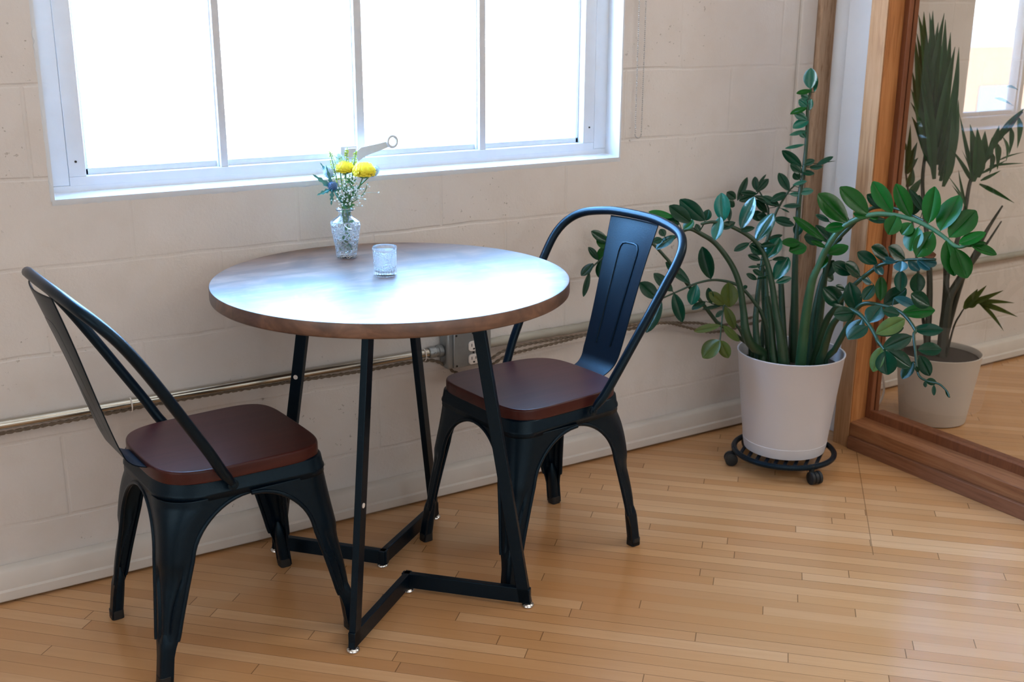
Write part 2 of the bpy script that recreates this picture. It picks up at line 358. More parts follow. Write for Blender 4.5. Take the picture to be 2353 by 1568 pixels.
FRONDS = [
('F1',100,42,[(2396,-379,368),(2384,-396,489),(2376,-416,599),(2381,-432,650),(2387,-452,707),(2402,-481,761),(2424,-518,794),(2445,-555,810),(2465,-595,814),(2488,-651,807),(2501,-696,792),(2509,-734,774),(2515,-777,752),(2529,-805,762)],[(2408,-499,785,2350,-442,862,-9,-83,55,75,'g'),(2435,-543,811,2385,-485,883,-28,-83,48,61,'g'),(2465,-599,821,2441,-543,899,-85,-51,10,47,'g'),(2484,-646,814,2454,-612,900,-74,-68,2,43,'g'),(2500,-692,802,2499,-699,900,-89,-44,-4,50,'g'),(2508,-726,787,2565,-725,879,-84,-13,52,66,'g'),(2512,-752,773,2579,-774,844,-72,-45,53,62,'g'),(2514,-782,760,2561,-822,796,-63,-6,77,53,'g'),(2518,-792,756,2560,-829,770,-50,-26,82,24,'g'),(2526,-808,761,2566,-861,744,-20,-43,88,42,'g'),(2435,-546,804,2405,-519,812,-57,-75,33,23,'g'),(2436,-548,804,2451,-567,801,-63,-58,51,15,'g'),(2469,-614,814,2426,-626,770,-53,-53,66,47,'g'),(2480,-654,799,2455,-646,769,-74,-45,49,40,'g'),(2484,-674,790,2455,-676,730,-90,-1,44,62,'g'),(2497,-710,783,2454,-703,719,-69,-62,39,57,'g'),(2505,-749,765,2498,-793,680,-64,-66,40,49,'g'),(2507,-777,748,2506,-826,680,-37,-75,55,60,'g'),(2406,-495,774,2361,-463,764,-55,-55,63,33,'g'),(2378,-451,726,2308,-396,794,-16,-84,51,29,'g'),(2390,-456,689,2444,-477,712,-51,-51,69,40,'g'),(2377,-431,641,2396,-447,680,-91,-10,39,31,'g'),(2382,-453,708,2344,-433,727,-13,-80,59,18,'g')]),
('F1b',90,30,[(2462,-371,369),(2468,-373,506),(2474,-377,620),(2487,-386,692),(2517,-411,745),(2556,-444,799),(2588,-480,807),(2600,-525,803),(2600,-599,786)],[(2579,-476,808,2535,-450,844,-49,-87,3,33,'d'),(2597,-562,796,2600,-576,853,-55,-82,-17,35,'d'),(2473,-375,760,2447,-344,779,-57,-72,39,18,'d'),(2514,-412,765,2492,-398,772,-27,-71,65,35,'d'),(2469,-379,597,2485,-393,648,-70,-71,2,36,'d'),(2484,-389,690,2473,-360,741,-74,-64,21,29,'d'),(2479,-384,699,2446,-350,749,-31,-86,39,35,'d'),(2600,-592,813,2564,-572,872,-23,-96,18,26,'d'),(2484,-389,693,2509,-388,723,-76,-8,65,29,'d'),(2551,-448,771,2592,-481,769,-49,-63,60,22,'d'),(2458,-369,705,2409,-344,719,-18,-71,68,45,'d')]),
('F2',80,30,[(2435,-387,378),(2434,-426,469),(2436,-453,521),(2441,-483,569),(2449,-516,612),(2461,-560,657),(2468,-582,674),(2483,-632,692),(2495,-676,702),(2506,-723,709)],[(2459,-571,675,2425,-529,704,-49,-74,47,36,'d'),(2471,-600,695,2422,-580,728,2,-83,56,49,'d'),(2483,-643,698,2444,-618,733,2,-82,58,52,'d'),(2476,-620,687,2443,-598,695,-25,-62,74,24,'b'),(2480,-635,691,2467,-643,666,-83,-26,50,40,'b'),(2485,-652,697,2501,-681,673,-28,-71,65,37,'b'),(2491,-676,701,2504,-710,680,-53,-59,61,28,'b'),(2493,-685,704,2525,-714,696,-24,-47,85,48,'b'),(2496,-688,713,2522,-710,720,-45,-25,86,27,'n'),(2456,-562,671,2469,-587,646,-32,-75,58,28,'b'),(2447,-528,629,2475,-545,612,-4,-74,67,28,'b'),(2446,-527,632,2406,-506,671,12,-83,55,55,'d'),(2435,-508,636,2393,-472,666,-41,-82,41,42,'d'),(2436,-500,611,2442,-527,533,-78,-61,14,52,'d'),(2444,-478,535,2403,-439,586,-13,-83,54,63,'d'),(2434,-488,587,2408,-478,600,-9,-88,47,20,'d'),(2467,-560,611,2427,-562,575,-60,-41,69,33,'d'),(2484,-574,566,2489,-564,633,-76,-63,15,33,'g'),(2489,-582,559,2537,-614,604,-74,-57,37,48,'d'),(2476,-645,608,2479,-635,665,-90,-43,12,37,'d'),(2482,-694,612,2481,-690,668,-45,-89,6,46,'d'),(2480,-739,588,2435,-714,622,-15,-88,44,50,'d')]),
('F3',80,30,[(2412,-430,392),(2383,-490,471),(2363,-536,527),(2354,-572,557),(2348,-604,560),(2336,-642,555),(2308,-700,539),(2268,-762,518),(2246,-769,537),(2221,-817,526)],[(2344,-605,556,2292,-583,555,-33,-78,53,44,'d'),(2327,-649,552,2283,-645,503,-73,-23,64,53,'d'),(2321,-677,550,2356,-681,592,-76,-12,63,57,'d'),(2295,-725,535,2352,-764,578,-69,-29,66,48,'y'),(2372,-732,577,2342,-702,588,-30,-58,76,36,'d'),(2225,-811,531,2296,-837,558,-46,-58,67,35,'d'),(2311,-683,543,2259,-664,513,-55,-25,80,49,'d'),(2221,-811,528,2277,-850,562,-68,-52,52,40,'d'),(2225,-805,530,2202,-801,468,-94,1,34,44,'y'),(2220,-821,525,2212,-840,468,-96,-19,20,57,'d'),(2223,-823,527,2261,-872,489,-55,-73,41,43,'d')]),
('F3b',60,18,[(2423,-436,392),(2443,-500,478),(2446,-538,551),(2464,-595,560),(2476,-655,551),(2467,-711,519),(2453,-720,507),(2428,-749,476),(2388,-797,430),(2387,-827,418),(2393,-860,418),(2391,-888,406),(2384,-902,396)],[(2473,-658,552,2536,-716,566,-60,-50,63,42,'g'),(2480,-622,586,2523,-666,566,-34,-64,69,32,'b'),(2463,-714,519,2505,-769,527,-56,-32,76,40,'d'),(2495,-563,464,2567,-597,484,-48,-69,54,32,'d'),(2463,-710,520,2543,-746,519,-26,-60,75,34,'d'),(2430,-756,478,2483,-790,482,-42,-57,70,42,'d'),(2398,-771,454,2367,-764,411,-79,-30,54,34,'d'),(2423,-768,467,2429,-803,419,-69,-62,37,35,'d'),(2382,-827,418,2407,-842,417,-43,-74,52,21,'d'),(2382,-825,418,2379,-831,403,-81,-49,33,10,'d'),(2386,-850,414,2375,-862,391,-62,-53,58,11,'d'),(2387,-885,408,2394,-895,391,-34,-86,37,7,'d'),(2388,-797,434,2383,-792,449,-86,-48,-15,12,'d')]),
('F4',90,28,[(2444,-308,342),(2459,-279,486),(2474,-253,616),(2489,-237,714),(2505,-221,811),(2521,-214,875),(2534,-204,946),(2544,-193,1010),(2552,-181,1074),(2561,-178,1109),(2565,-176,1125)],[(2561,-179,1122,2559,-173,1182,-93,-36,1,45,'t'),(2570,-187,1113,2583,-177,1160,-91,-28,31,16,'t'),(2563,-182,1118,2515,-169,1111,-28,-69,67,19,'g'),(2553,-181,1095,2532,-171,1105,-31,-92,24,22,'t'),(2553,-183,1089,2531,-163,1090,-55,-64,53,13,'t'),(2547,-184,1071,2529,-166,1090,-72,-69,-4,24,'t'),(2554,-190,1061,2553,-190,1094,-92,-40,-1,18,'t'),(2546,-184,1068,2499,-165,1051,-47,-48,74,25,'g'),(2542,-191,1033,2510,-170,1055,-56,-83,-3,25,'t'),(2547,-194,1031,2504,-175,1010,-55,-46,70,35,'t'),(2539,-197,1001,2486,-182,991,-33,-76,56,14,'t'),(2534,-199,981,2518,-188,1001,-58,-81,-1,18,'t'),(2530,-202,962,2467,-187,954,-25,-68,69,13,'t'),(2516,-210,898,2475,-165,942,-77,-64,-5,31,'d'),(2553,-232,901,2588,-263,930,-77,-34,55,19,'d'),(2559,-235,906,2592,-270,918,-48,-17,86,7,'d'),(2535,-223,895,2561,-251,900,-69,-56,46,18,'d'),(2520,-211,904,2546,-231,918,-67,-53,52,23,'d'),(2515,-213,883,2538,-242,880,-37,-39,84,31,'d'),(2514,-214,879,2486,-194,905,-11,-85,52,38,'d'),(2477,-204,827,2456,-178,879,-54,-82,19,29,'d'),(2488,-207,844,2514,-236,858,-77,-49,41,13,'t'),(2500,-220,821,2536,-246,830,-60,-69,40,23,'t'),(2457,-203,782,2492,-241,788,-56,-42,71,18,'d'),(2507,-214,860,2490,-206,880,-52,-85,-8,25,'d'),(2482,-242,695,2489,-244,735,-89,-44,16,31,'d')]),
('F5',60,20,[(2403,-244,346),(2399,-201,546),(2408,-186,645),(2426,-187,698),(2443,-187,754),(2459,-191,787),(2481,-198,823),(2501,-207,846)],[(2453,-192,784,2420,-154,810,-40,-73,55,24,'d'),(2433,-176,794,2474,-194,820,-60,-32,74,32,'d'),(2437,-190,745,2479,-216,745,-35,-54,76,18,'d'),(2439,-193,738,2475,-238,729,-70,-62,36,21,'d'),(2456,-196,775,2470,-219,765,-64,-59,49,6,'d'),(2480,-204,817,2505,-227,817,-65,-68,34,14,'t'),(2408,-191,646,2371,-162,665,-16,-68,72,37,'d'),(2413,-188,679,2464,-204,696,-42,-61,67,17,'d')]),
('F5b',50,20,[(2406,-185,307),(2453,-160,527),(2467,-140,640),(2479,-123,741),(2479,-115,771),(2457,-90,823)],[(2450,-92,816,2449,-85,857,-85,-53,6,22,'d'),(2450,-93,812,2485,-108,851,-64,-70,32,24,'d'),(2455,-92,827,2486,-93,864,-75,-19,63,11,'d'),(2453,-96,805,2402,-77,811,-32,-91,25,19,'d'),(2445,-93,801,2396,-80,787,-34,-81,48,24,'d'),(2509,-139,770,2431,-111,804,-4,-82,56,31,'d'),(2494,-125,785,2527,-145,810,-68,-63,37,24,'d'),(2474,-122,749,2439,-106,790,-20,-96,21,27,'d'),(2430,-99,736,2467,-115,743,-43,-71,55,35,'d'),(2491,-139,727,2536,-178,717,-41,-63,66,28,'d'),(2397,-70,785,2435,-68,855,-59,-73,34,22,'d'),(2394,-66,790,2375,-45,810,-57,-77,28,28,'d'),(2388,-69,768,2369,-61,784,-6,-92,40,28,'d'),(2460,-143,633,2414,-123,658,-37,-93,3,31,'d'),(2473,-125,734,2445,-110,742,-39,-88,28,27,'d')]),
('F6',100,35,[(2242,-341,343),(2228,-324,440),(2219,-312,513),(2209,-300,589),(2187,-283,650),(2148,-258,708),(2109,-237,737),(2079,-223,752),(2053,-216,744),(2025,-213,727),(1995,-207,715)],[(2120,-238,774,2069,-186,831,-59,-79,18,46,'d'),(2082,-223,770,2029,-190,817,-47,-88,10,41,'d'),(2039,-198,786,1984,-156,802,-21,-59,78,30,'g'),(2051,-211,767,2012,-181,778,-27,-63,73,43,'d'),(2059,-220,752,2085,-227,779,-74,-28,62,33,'g'),(2095,-230,766,2097,-244,746,-49,-73,48,17,'d'),(2123,-239,774,2127,-243,806,-87,-50,5,26,'d'),(2031,-215,737,1973,-206,704,-50,-31,81,38,'d'),(1995,-205,729,1967,-201,722,-26,-74,62,22,'d'),(2003,-206,735,1997,-193,755,-32,-83,45,23,'d'),(1991,-179,789,1969,-167,794,-40,-89,23,7,'g')]),
('F6c',40,20,[(2107,-127,721),(2049,-109,687),(1990,-80,679),(1932,-51,673),(1905,-45,652),(1879,-39,631),(1866,-39,612)],[(1929,-46,698,1875,-35,735,3,-94,33,33,'d'),(1932,-51,689,1893,-35,712,-18,-92,34,39,'g'),(1894,-44,650,1865,-35,689,-7,-98,18,22,'d'),(1921,-44,689,1898,-39,645,-77,-54,33,32,'g'),(1878,-39,641,1840,-35,609,-60,-43,68,29,'d'),(1903,-49,651,1888,-61,599,-89,-32,33,36,'d'),(1865,-42,616,1828,-68,555,-26,-82,51,18,'d')]),
('F7',100,35,[(2308,-404,350),(2301,-386,433),(2292,-367,515),(2286,-352,587),(2276,-336,650),(2262,-321,693),(2238,-303,725),(2201,-280,750),(2169,-262,764),(2139,-247,770),(2108,-236,765)],[(2167,-263,772,2166,-247,850,-91,-41,7,50,'t'),(2182,-270,771,2184,-266,813,-55,-83,11,15,'d'),(2211,-289,750,2238,-302,841,-92,-30,23,45,'s'),(2249,-315,715,2304,-314,793,-81,-17,57,52,'s'),(2160,-257,785,2125,-276,726,-81,-23,55,37,'t'),(2198,-278,769,2155,-265,755,-40,-52,75,26,'d'),(2207,-288,745,2236,-317,756,-72,-62,32,17,'d'),(2231,-306,711,2184,-295,692,-43,-45,78,22,'d'),(2257,-321,702,2288,-346,709,-32,-16,93,28,'d'),(2274,-336,667,2311,-340,725,-83,-22,52,50,'t'),(2290,-356,607,2326,-364,671,-86,-22,46,47,'t'),(2292,-358,597,2333,-378,613,-52,-59,62,21,'t'),(2286,-344,662,2322,-364,669,-30,-19,94,23,'d'),(2311,-349,711,2360,-375,712,-36,-67,65,30,'g'),(2330,-364,686,2371,-390,702,-54,-37,76,47,'g'),(2258,-328,662,2227,-308,677,-37,-84,39,19,'d'),(2265,-329,679,2232,-314,705,20,-70,69,39,'d'),(2254,-329,644,2225,-313,643,-39,-66,64,10,'d'),(2262,-338,615,2238,-320,635,-9,-78,62,20,'d'),(2246,-330,607,2217,-317,625,-18,-90,40,18,'d'),(2246,-330,610,2273,-342,613,-31,-50,81,8,'d')]),
('F8',60,22,[(2338,-308,326),(2338,-294,416),(2327,-279,479),(2306,-261,520),(2281,-242,555),(2258,-228,572),(2227,-212,582),(2193,-197,585),(2149,-181,577),(2104,-168,560),(2045,-151,538)],[(2190,-199,589,2166,-180,683,-74,-67,-6,45,'d'),(2130,-177,578,2086,-118,638,-34,-79,52,34,'d'),(2078,-163,558,2037,-126,611,-19,-88,44,35,'d'),(2034,-149,539,1996,-114,586,-28,-86,42,44,'d'),(2042,-155,535,1973,-176,455,-60,-48,64,40,'d'),(2081,-165,553,2076,-214,479,-58,-66,48,36,'d'),(2148,-186,575,2125,-190,518,-86,-35,37,40,'t'),(2238,-222,578,2231,-244,509,-38,-87,31,56,'y'),(2276,-243,560,2290,-248,566,-48,-73,48,12,'d')]),
('F9',40,18,[(2293,-280,326),(2267,-263,423),(2242,-249,465),(2219,-235,511),(2210,-237,501),(2193,-252,465),(2173,-271,421)],[(2181,-217,519,2171,-211,567,-66,-75,-3,23,'d'),(2167,-206,526,2121,-201,508,-39,-27,88,27,'d'),(2212,-234,515,2160,-201,505,-30,-18,94,18,'d'),(2207,-240,501,2185,-234,482,-49,-81,32,15,'d'),(2214,-235,516,2171,-217,555,-27,-95,14,32,'o'),(2215,-238,511,2231,-269,450,-36,-87,35,31,'o'),(2186,-255,462,2115,-223,448,-42,-64,65,24,'o'),(2193,-260,461,2220,-304,422,-22,-72,65,32,'o'),(2170,-273,423,2125,-252,373,-77,-16,61,65,'o'),(2171,-274,423,2176,-307,378,-76,-57,32,37,'o')]),
('U1',100,40,[(2287,-324,331),(2301,-283,438),(2323,-258,525),(2351,-237,608),(2366,-227,650)],[(2360,-228,651,2335,-206,665,-31,-75,59,26,'d'),(2363,-230,651,2384,-237,680,-83,-18,53,23,'d')]),
('U2',90,50,[(2354,-298,313),(2377,-252,439),(2395,-222,527),(2406,-200,587)],[(2403,-203,588,2381,-189,611,-35,-92,20,16,'d')]),
('U3',110,60,[(2405,-307,307),(2424,-269,437),(2440,-235,552),(2446,-222,595)],[(2442,-226,592,2453,-235,623,-89,-42,17,20,'d')]),
('U4',100,60,[(2446,-365,356),(2467,-351,467),(2492,-343,564),(2507,-343,603)],[(2502,-346,597,2525,-368,622,-82,-43,37,24,'d'),(2502,-346,600,2527,-362,580,-9,-83,55,39,'d')]),
('U5',110,60,[(2295,-376,337),(2296,-358,419),(2298,-343,490),(2294,-327,551)],[]),
('U6',100,60,[(2447,-300,298),(2464,-271,412),(2490,-244,539),(2504,-227,613)],[]),
]
PALM = [
(120,30,[(3127,-258,253),(3159,-221,419),(3177,-183,564),(3186,-139,708),(3199,-110,817),(3244,-80,986),(3283,-30,1203)],[((3242,-60,1040),(3215,-12,1337),369),((3240,-64,1023),(3242,-12,1346),369),((3237,-69,1005),(3270,-12,1344),369),((3244,-79,988),(3287,-12,1349),369),((3241,-83,970),(3321,-12,1312),369),((3238,-88,952),(3296,-52,1342),369),((3245,-98,935),(3314,-45,1321),369),((3242,-102,917),(3309,-37,1265),369),((3240,-107,899),(3357,-38,1279),369),((3247,-117,882),(3352,-33,1210),369),((3244,-121,864),(3310,-98,1234),369),((3241,-126,847),(3339,-91,1232),369),((3248,-136,829),(3339,-92,1161),369),((3245,-140,811),(3346,-89,1109),369),((3243,-145,794),(3364,-94,1057),369),((3249,-155,776),(3270,-143,1027),369),((3233,-98,914),(3210,-12,1262),338),((3232,-103,898),(3217,-12,1276),338),((3232,-108,881),(3211,-14,1153),338),((3231,-113,865),(3182,-40,1096),338),((3231,-119,849),(3221,-12,1049),338),((3230,-124,833),(3204,-37,1003),338),((3230,-129,816),(3231,-12,1196),338),((3229,-134,800),(3234,-15,1265),338)]),
(60,20,[(3168,-227,238),(3179,-151,480),(3214,-62,695),(3234,-13,803),(3220,-12,906)],[((3223,-12,887),(3208,-12,926),112),((3234,-13,803),(3277,-12,911),263),((3237,-12,829),(3232,-12,974),169),((3237,-16,803),(3278,-22,858),225),((3227,-25,759),(3257,-20,826),301),((3229,-36,729),(3278,-46,789),263),((3223,-39,710),(3217,-18,759),225)]),
(110,25,[(3182,-292,253),(3202,-258,390),(3221,-235,492),(3249,-238,604),(3268,-240,705),(3284,-234,789),(3302,-233,824),(3340,-242,867),(3390,-258,946),(3453,-282,1026)],[((3292,-235,799),(3251,-173,905),150),((3301,-236,813),(3273,-172,1021),143),((3295,-237,799),(3280,-212,988),414),((3310,-242,813),(3281,-240,979),414),((3324,-240,842),(3355,-218,963),338),((3340,-242,867),(3353,-248,944),263),((3362,-242,906),(3362,-264,985),263),((3381,-247,927),(3385,-294,1011),225),((3396,-251,942),(3477,-269,1035),263),((3363,-248,892),(3329,-273,827),188),((3383,-250,920),(3335,-296,843),207),((3402,-255,942),(3346,-317,871),188),((3429,-260,974),(3411,-280,885),188),((3456,-266,1006),(3419,-302,909),207),((3378,-266,867),(3419,-329,900),75),((3350,-254,849),(3395,-350,867),82),((3321,-245,824),(3404,-280,870),97),((3292,-235,799),(3262,-205,904),90),((3439,-222,1106),(3432,-269,1098),112),((3399,-209,1068),(3394,-287,1048),120),((3313,-251,792),(3377,-346,736),150),((3318,-250,803),(3371,-284,837),112),((3263,-248,710),(3226,-187,820),105),((3263,-248,710),(3278,-189,836),105),((3266,-247,717),(3277,-171,781),75)]),
(200,30,[(3155,-298,258),(3189,-272,395),(3224,-272,460),(3276,-286,549),(3318,-295,637),(3369,-309,723)],[]),
(100,25,[(3222,-247,385),(3263,-266,477),(3303,-272,532),(3351,-281,593),(3403,-289,664)],[]),
(140,80,[(3191,-264,244),(3223,-239,376),(3243,-214,485),(3247,-192,558)],[]),
(40,20,[(3161,-311,269),(3163,-326,334),(3163,-346,384),(3168,-354,405)],[((3166,-354,403),(3215,-362,466),282),((3171,-354,412),(3224,-387,482),207),((3181,-358,415),(3251,-432,471),188),((3197,-366,422),(3275,-461,432),169),((3212,-377,419),(3260,-489,393),188),((3215,-380,415),(3197,-488,354),158),((3174,-356,410),(3214,-373,433),301),((3197,-366,422),(3245,-387,447),188)]),
]

# ------------------------------------------------------------------ the setting
WY = .03                                  # wall face
W1 = (.446, 2.013, .927, 2.33)
def wall_with_holes(x0, x1, z1, holes):
    b = MB(); xs = x0
    for h in holes:
        b.box(xs, h[0], WY, WY + .2, 0, z1); b.box(h[0], h[1], WY, WY + .2, 0, h[2]); b.box(h[0], h[1], WY, WY + .2, h[3], z1); xs = h[1]
    b.box(xs, x1, WY, WY + .2, 0, z1); return b
struct(wall_with_holes(-3.2, 8.2, 3.3, [W1]).build('wall_back', M['wall']), 'beige painted concrete block wall holding the window', 'wall')
struct(MB().box(-3.2, 8.2, -6.6, WY, -.1, 0).build('floor', M['floor']), 'honey coloured narrow maple strip floor laid diagonally', 'floor')
struct(MB().box(-3.2, 8.2, -6.6, WY + .2, 3.3, 3.4).build('ceiling', M['white_wall']), 'white ceiling above the room', 'ceiling')
struct(MB().box(-3.3, -3.2, -6.6, WY + .2, 0, 3.4).build('wall_left', M['white_wall']), 'pale plaster wall left of the table', 'wall')
struct(MB().box(-3.3, 8.3, -6.7, -6.6, 0, 3.4).build('wall_front', M['white_wall']), 'pale plaster wall behind the viewer', 'wall')
struct(MB().box(8.2, 8.3, -6.6, WY + .2, 0, 3.4).build('wall_right', M['white_wall']), 'far plaster wall of the room behind the glass', 'wall')

def prof_x(b, prof, x0, x1):               # (y,z) profile run along x
    b.loft([[(x0, y, z) for y, z in prof], [(x1, y, z) for y, z in prof]])
    return b
b = MB(); prof = [(WY - .001, .006), (.004, .006), (0, .010), (0, .031), (.004, .036), (.005, .076), (.009, .082), (.018, .086), (WY - .001, .088)]
prof_x(b, prof, -3.19, 2.70)
struct(b.build('baseboard_back', M['base_paint'], bevel=.0012), 'scuffed beige painted baseboard below the block wall', 'baseboard')
b = MB(); prof_x(b, prof, 2.88, 8.19)
struct(b.build('baseboard_far', M['base_paint'], bevel=.0012), 'painted baseboard behind the glass partition', 'baseboard')

def make_window(name, w, label, lever):
    x0, x1, z0, z1 = w
    root = struct(bpy.data.objects.new(name, None), label, 'window'); col.objects.link(root); root.location = (x0, WY, z0)
    og = root.location; rnd = random.Random(3)
    # plaster reveal: bright painted lining of the opening with a ragged painted front edge
    t = .012; b = MB()
    for nm in ('bottom', 'left', 'right'):
        n = 150; rings = []
        for i in range(n + 1):
            a = i / n; j = rnd.uniform(0, 1)**4 * .006 + .0015 * math.sin(i*.37) + .002
            if nm == 'bottom':
                x = lerp(x0 - .004, x1 + .004, a); rings.append([(x, WY - .0025, z0 - j), (x, WY - .003, z0 + .004), (x, WY + .062, z0 + .010), (x, WY + .062, z0 - .012), (x, WY + .001, z0 - .012)])
            elif nm == 'left':
                z = lerp(z0, z1, a); rings.append([(x0 - j*.8, WY - .0025, z), (x0 + .002, WY - .003, z), (x0 + .006, WY + .062, z), (x0 - .008, WY + .062, z), (x0 - .008, WY + .001, z)])
            else:
                z = lerp(z0, z1, a); rings.append([(x1 + j*.8, WY - .0025, z), (x1 - .002, WY - .003, z), (x1 - .006, WY + .062, z), (x1 + .008, WY + .062, z), (x1 + .008, WY + .001, z)])
        b.loft(rings)
    b.build('reveal', M['white_paint'], root, org=og)
    # flat front casing in two layers with a hairline gap
    def ring(b, m0, m1, ya, yb):
        b.box(x0 + m0, x1 - m0, ya, yb, z0 + m0*.45, z0 + m1*.5); b.box(x0 + m0, x1 - m0, ya, yb, z1 - m1, z1 - m0)
        b.box(x0 + m0, x0 + m1, ya, yb, z0 + m1*.5, z1 - m1); b.box(x1 - m1, x1 - m0, ya, yb, z0 + m1*.5, z1 - m1)
    b = MB(); ring(b, 0, .0485, WY + .060, WY + .13); b.build('casing', M['white_paint'], root, org=og, bevel=.002)
    b = MB(); ring(b, .0488, .087, WY + .0597, WY + .13)
    fr = b.build('frame', M['white_paint'], root, org=og, bevel=.0015)
    b = MB()
    for sx, sz in ((x0 + .066, z0 + .078), (x1 - .066, z0 + .088)): b.lathe([(.0001,0),(.0026,0),(.0026,.002),(.0001,.002)], 10, (0,0,0), m=Matrix.Translation((sx, WY + .0598, sz)) @ Matrix.Rotation(PI/2, 4, 'X'))
    b.build('screw', M['dark_gap'], fr, org=og)
    # sash: outer angle and vertical bars
    gx0, gx1, gz0, gz1 = x0 + .087, x1 - .087, z0 + .043, z1 - .087
    b = MB(); yy = WY + .085
    b.box(gx0, gx1, yy, yy + .03, gz0, gz0 + .015); b.box(gx0, gx1, yy, yy + .03, gz1 - .015, gz1); b.box(gx0, gx0 + .010, yy, yy + .03, gz0, gz1); b.box(gx1 - .010, gx1, yy, yy + .03, gz0, gz1)
    sash = b.build('sash', M['frame_metal'], root, org=og, bevel=.0015)
    off = x0 - .446
    for a, c in ((.845, .871), (1.207, 1.237), (1.574, 1.602)):
        b = MB(); b.box(off + a + .004, off + c - .004, WY + .062, WY + .075, gz0, gz1); b.box(off + a, off + c, WY + .074, WY + .113, gz0, gz1)
        b.build('mullion', M['frame_metal'], root, org=og, bevel=.0015)
    b = MB().add([(gx0, WY + .1, gz0), (gx1, WY + .1, gz0), (gx1, WY + .1, gz1), (gx0, WY + .1, gz1)], [(0,1,2,3)])
    b.build('glass', M['pane'], root, org=og)
    if lever:
        b = MB(); b.box(1.150, 1.196, WY + .030, WY + .058, .972, 1.006); b.box(1.160, 1.188, WY + .018, WY + .032, .978, 1.002)
        ub = b.build('latch_bracket', M['frame_metal'], root, org=og, bevel=.002)
        b = MB(); y = WY + .024
        path = [(1.192, .978), (1.207, .990), (1.228, .996), (1.25, 1.002), (1.272, 1.008)]
        rings = []
        for i, (x, z) in enumerate(path):
            h = (.012, .0125, .0105, .009, .0075)[i]; d = (0, -.002, -.008, -.014, -.018)[i]
            rings.append([(x - h*.3, y + d, z + h), (x + h*.3, y + d, z - h), (x + h*.3, y + d + .004, z - h), (x - h*.3, y + d + .004, z + h)])
        b.loft(rings)
        c = (1.284, 1.0145)
        b.tube([(c[0] + .0125*math.cos(a)*1.05, y - .018, c[1] + .014*math.sin(a)) for a in [2*PI*i/20 for i in range(20)]], .0042, 7, True)
        b.build('latch_handle', M['frame_metal'], root, org=og, bevel=.001)
    return root
make_window('window_1', W1, 'white framed steel sash window with four tall panes above the table', True)

# glazed timber partition on the right
PX = 2.70
root = struct(bpy.data.objects.new('window_2', None), 'orange fir framed glass partition right of the big potted plant', 'window'); col.objects.link(root); root.location = (PX, -.33, 0); og = root.location
MB().box(PX + .001, PX + .13, -.325, -.262, 0, 2.6).build('post', M['fir'], root, org=og, bevel=.002)
MB().box(PX - .004, PX, -.324, -.263, 0, 2.6).build('post_face', M['fir_lit'], root, org=og, bevel=.0015)  # thin plate that carries the painted lit tone of this side
b = MB(); b.loft([[(PX, y, .041), (PX + .13, y, .041), (PX + .13, y, .094), (PX + .005, y, .086), (PX, y, .082)] for y in (-.325, -3.3)])
b.build('sill', M['fir_y'], root, org=og, bevel=.0015)
b = MB(); b.box(PX + .065, PX + .083, -.345, -.3252, .09, 2.5); b.box(PX + .065, PX + .083, -3.25, -.345, .088, .118)
b.build('glazing_stop', M['fir_red'], root, org=og, bevel=.002)
b = MB(); b.box(PX + .088, PX + .106, -.345, -.3252, .09, 2.5); b.box(PX + .088, PX + .125, -3.25, -.345, .088, .112)
b.build('glazing_stop', M['fir_red'], root, org=og, bevel=.002)
MB().box(PX, PX + .13, -3.32, -.3255, 2.5, 2.62).build('head', M['fir_y'], root, org=og)
MB().box(PX, PX + .13, -3.32, -3.25, .09, 2.5).build('post', M['fir'], root, org=og)
MB().add([(PX + .0855, -.335, .1), (PX + .0855, -3.25, .1), (PX + .0855, -3.25, 2.5), (PX + .0855, -.335, 2.5)], [(0,1,2,3)]).build('glass', M['pane_in'], root, org=og)
struct(MB().box(PX - .012, PX + .12, -3.3, -.33, 0, .041).build('baseboard_right', M['fir_ydark'], bevel=.0015), 'dark fir baseboard under the glass partition', 'baseboard')
struct(MB().box(PX + .02, PX + .12, -6.6, -3.32, 0, 3.3).build('wall_partition', M['white_wall']), 'pale wall beyond the end of the glass partition', 'wall')
struct(MB().box(PX + .02, PX + .12, -3.32, -.255, 2.62, 3.3).build('wall_header', M['white_wall']), 'pale wall above the glass partition', 'wall')
b = MB(); b.box(2.775, 2.853, WY - .03, WY - .0005, 0, 3.3)
struct(b.build('trim_1', M['rough_wood'], bevel=.002), 'rough scarred timber strip standing against the block wall', 'trim')
struct(MB().box(2.705, 2.772, WY - .014, WY - .0005, .09, 3.3).build('trim_2', M['wall'], bevel=.003), 'narrow beige painted strip between block wall and rough timber', 'trim')
struct(MB().box(2.765, 2.80, -.262, -.118, 0, 3.3).build('trim_3', M['white_trim'], bevel=.002), 'white vertical board behind the partition post', 'trim')
b = MB(); b.lathe([(.05, 0), (.05, 3.3)], 32, (2.835, -.068, 0)); o = b.build('drain_pipe', M['white_trim'], org=(2.835, -.068, 0))
tag(o, 'white painted vertical pipe between rough timber strip and partition', 'pipe')

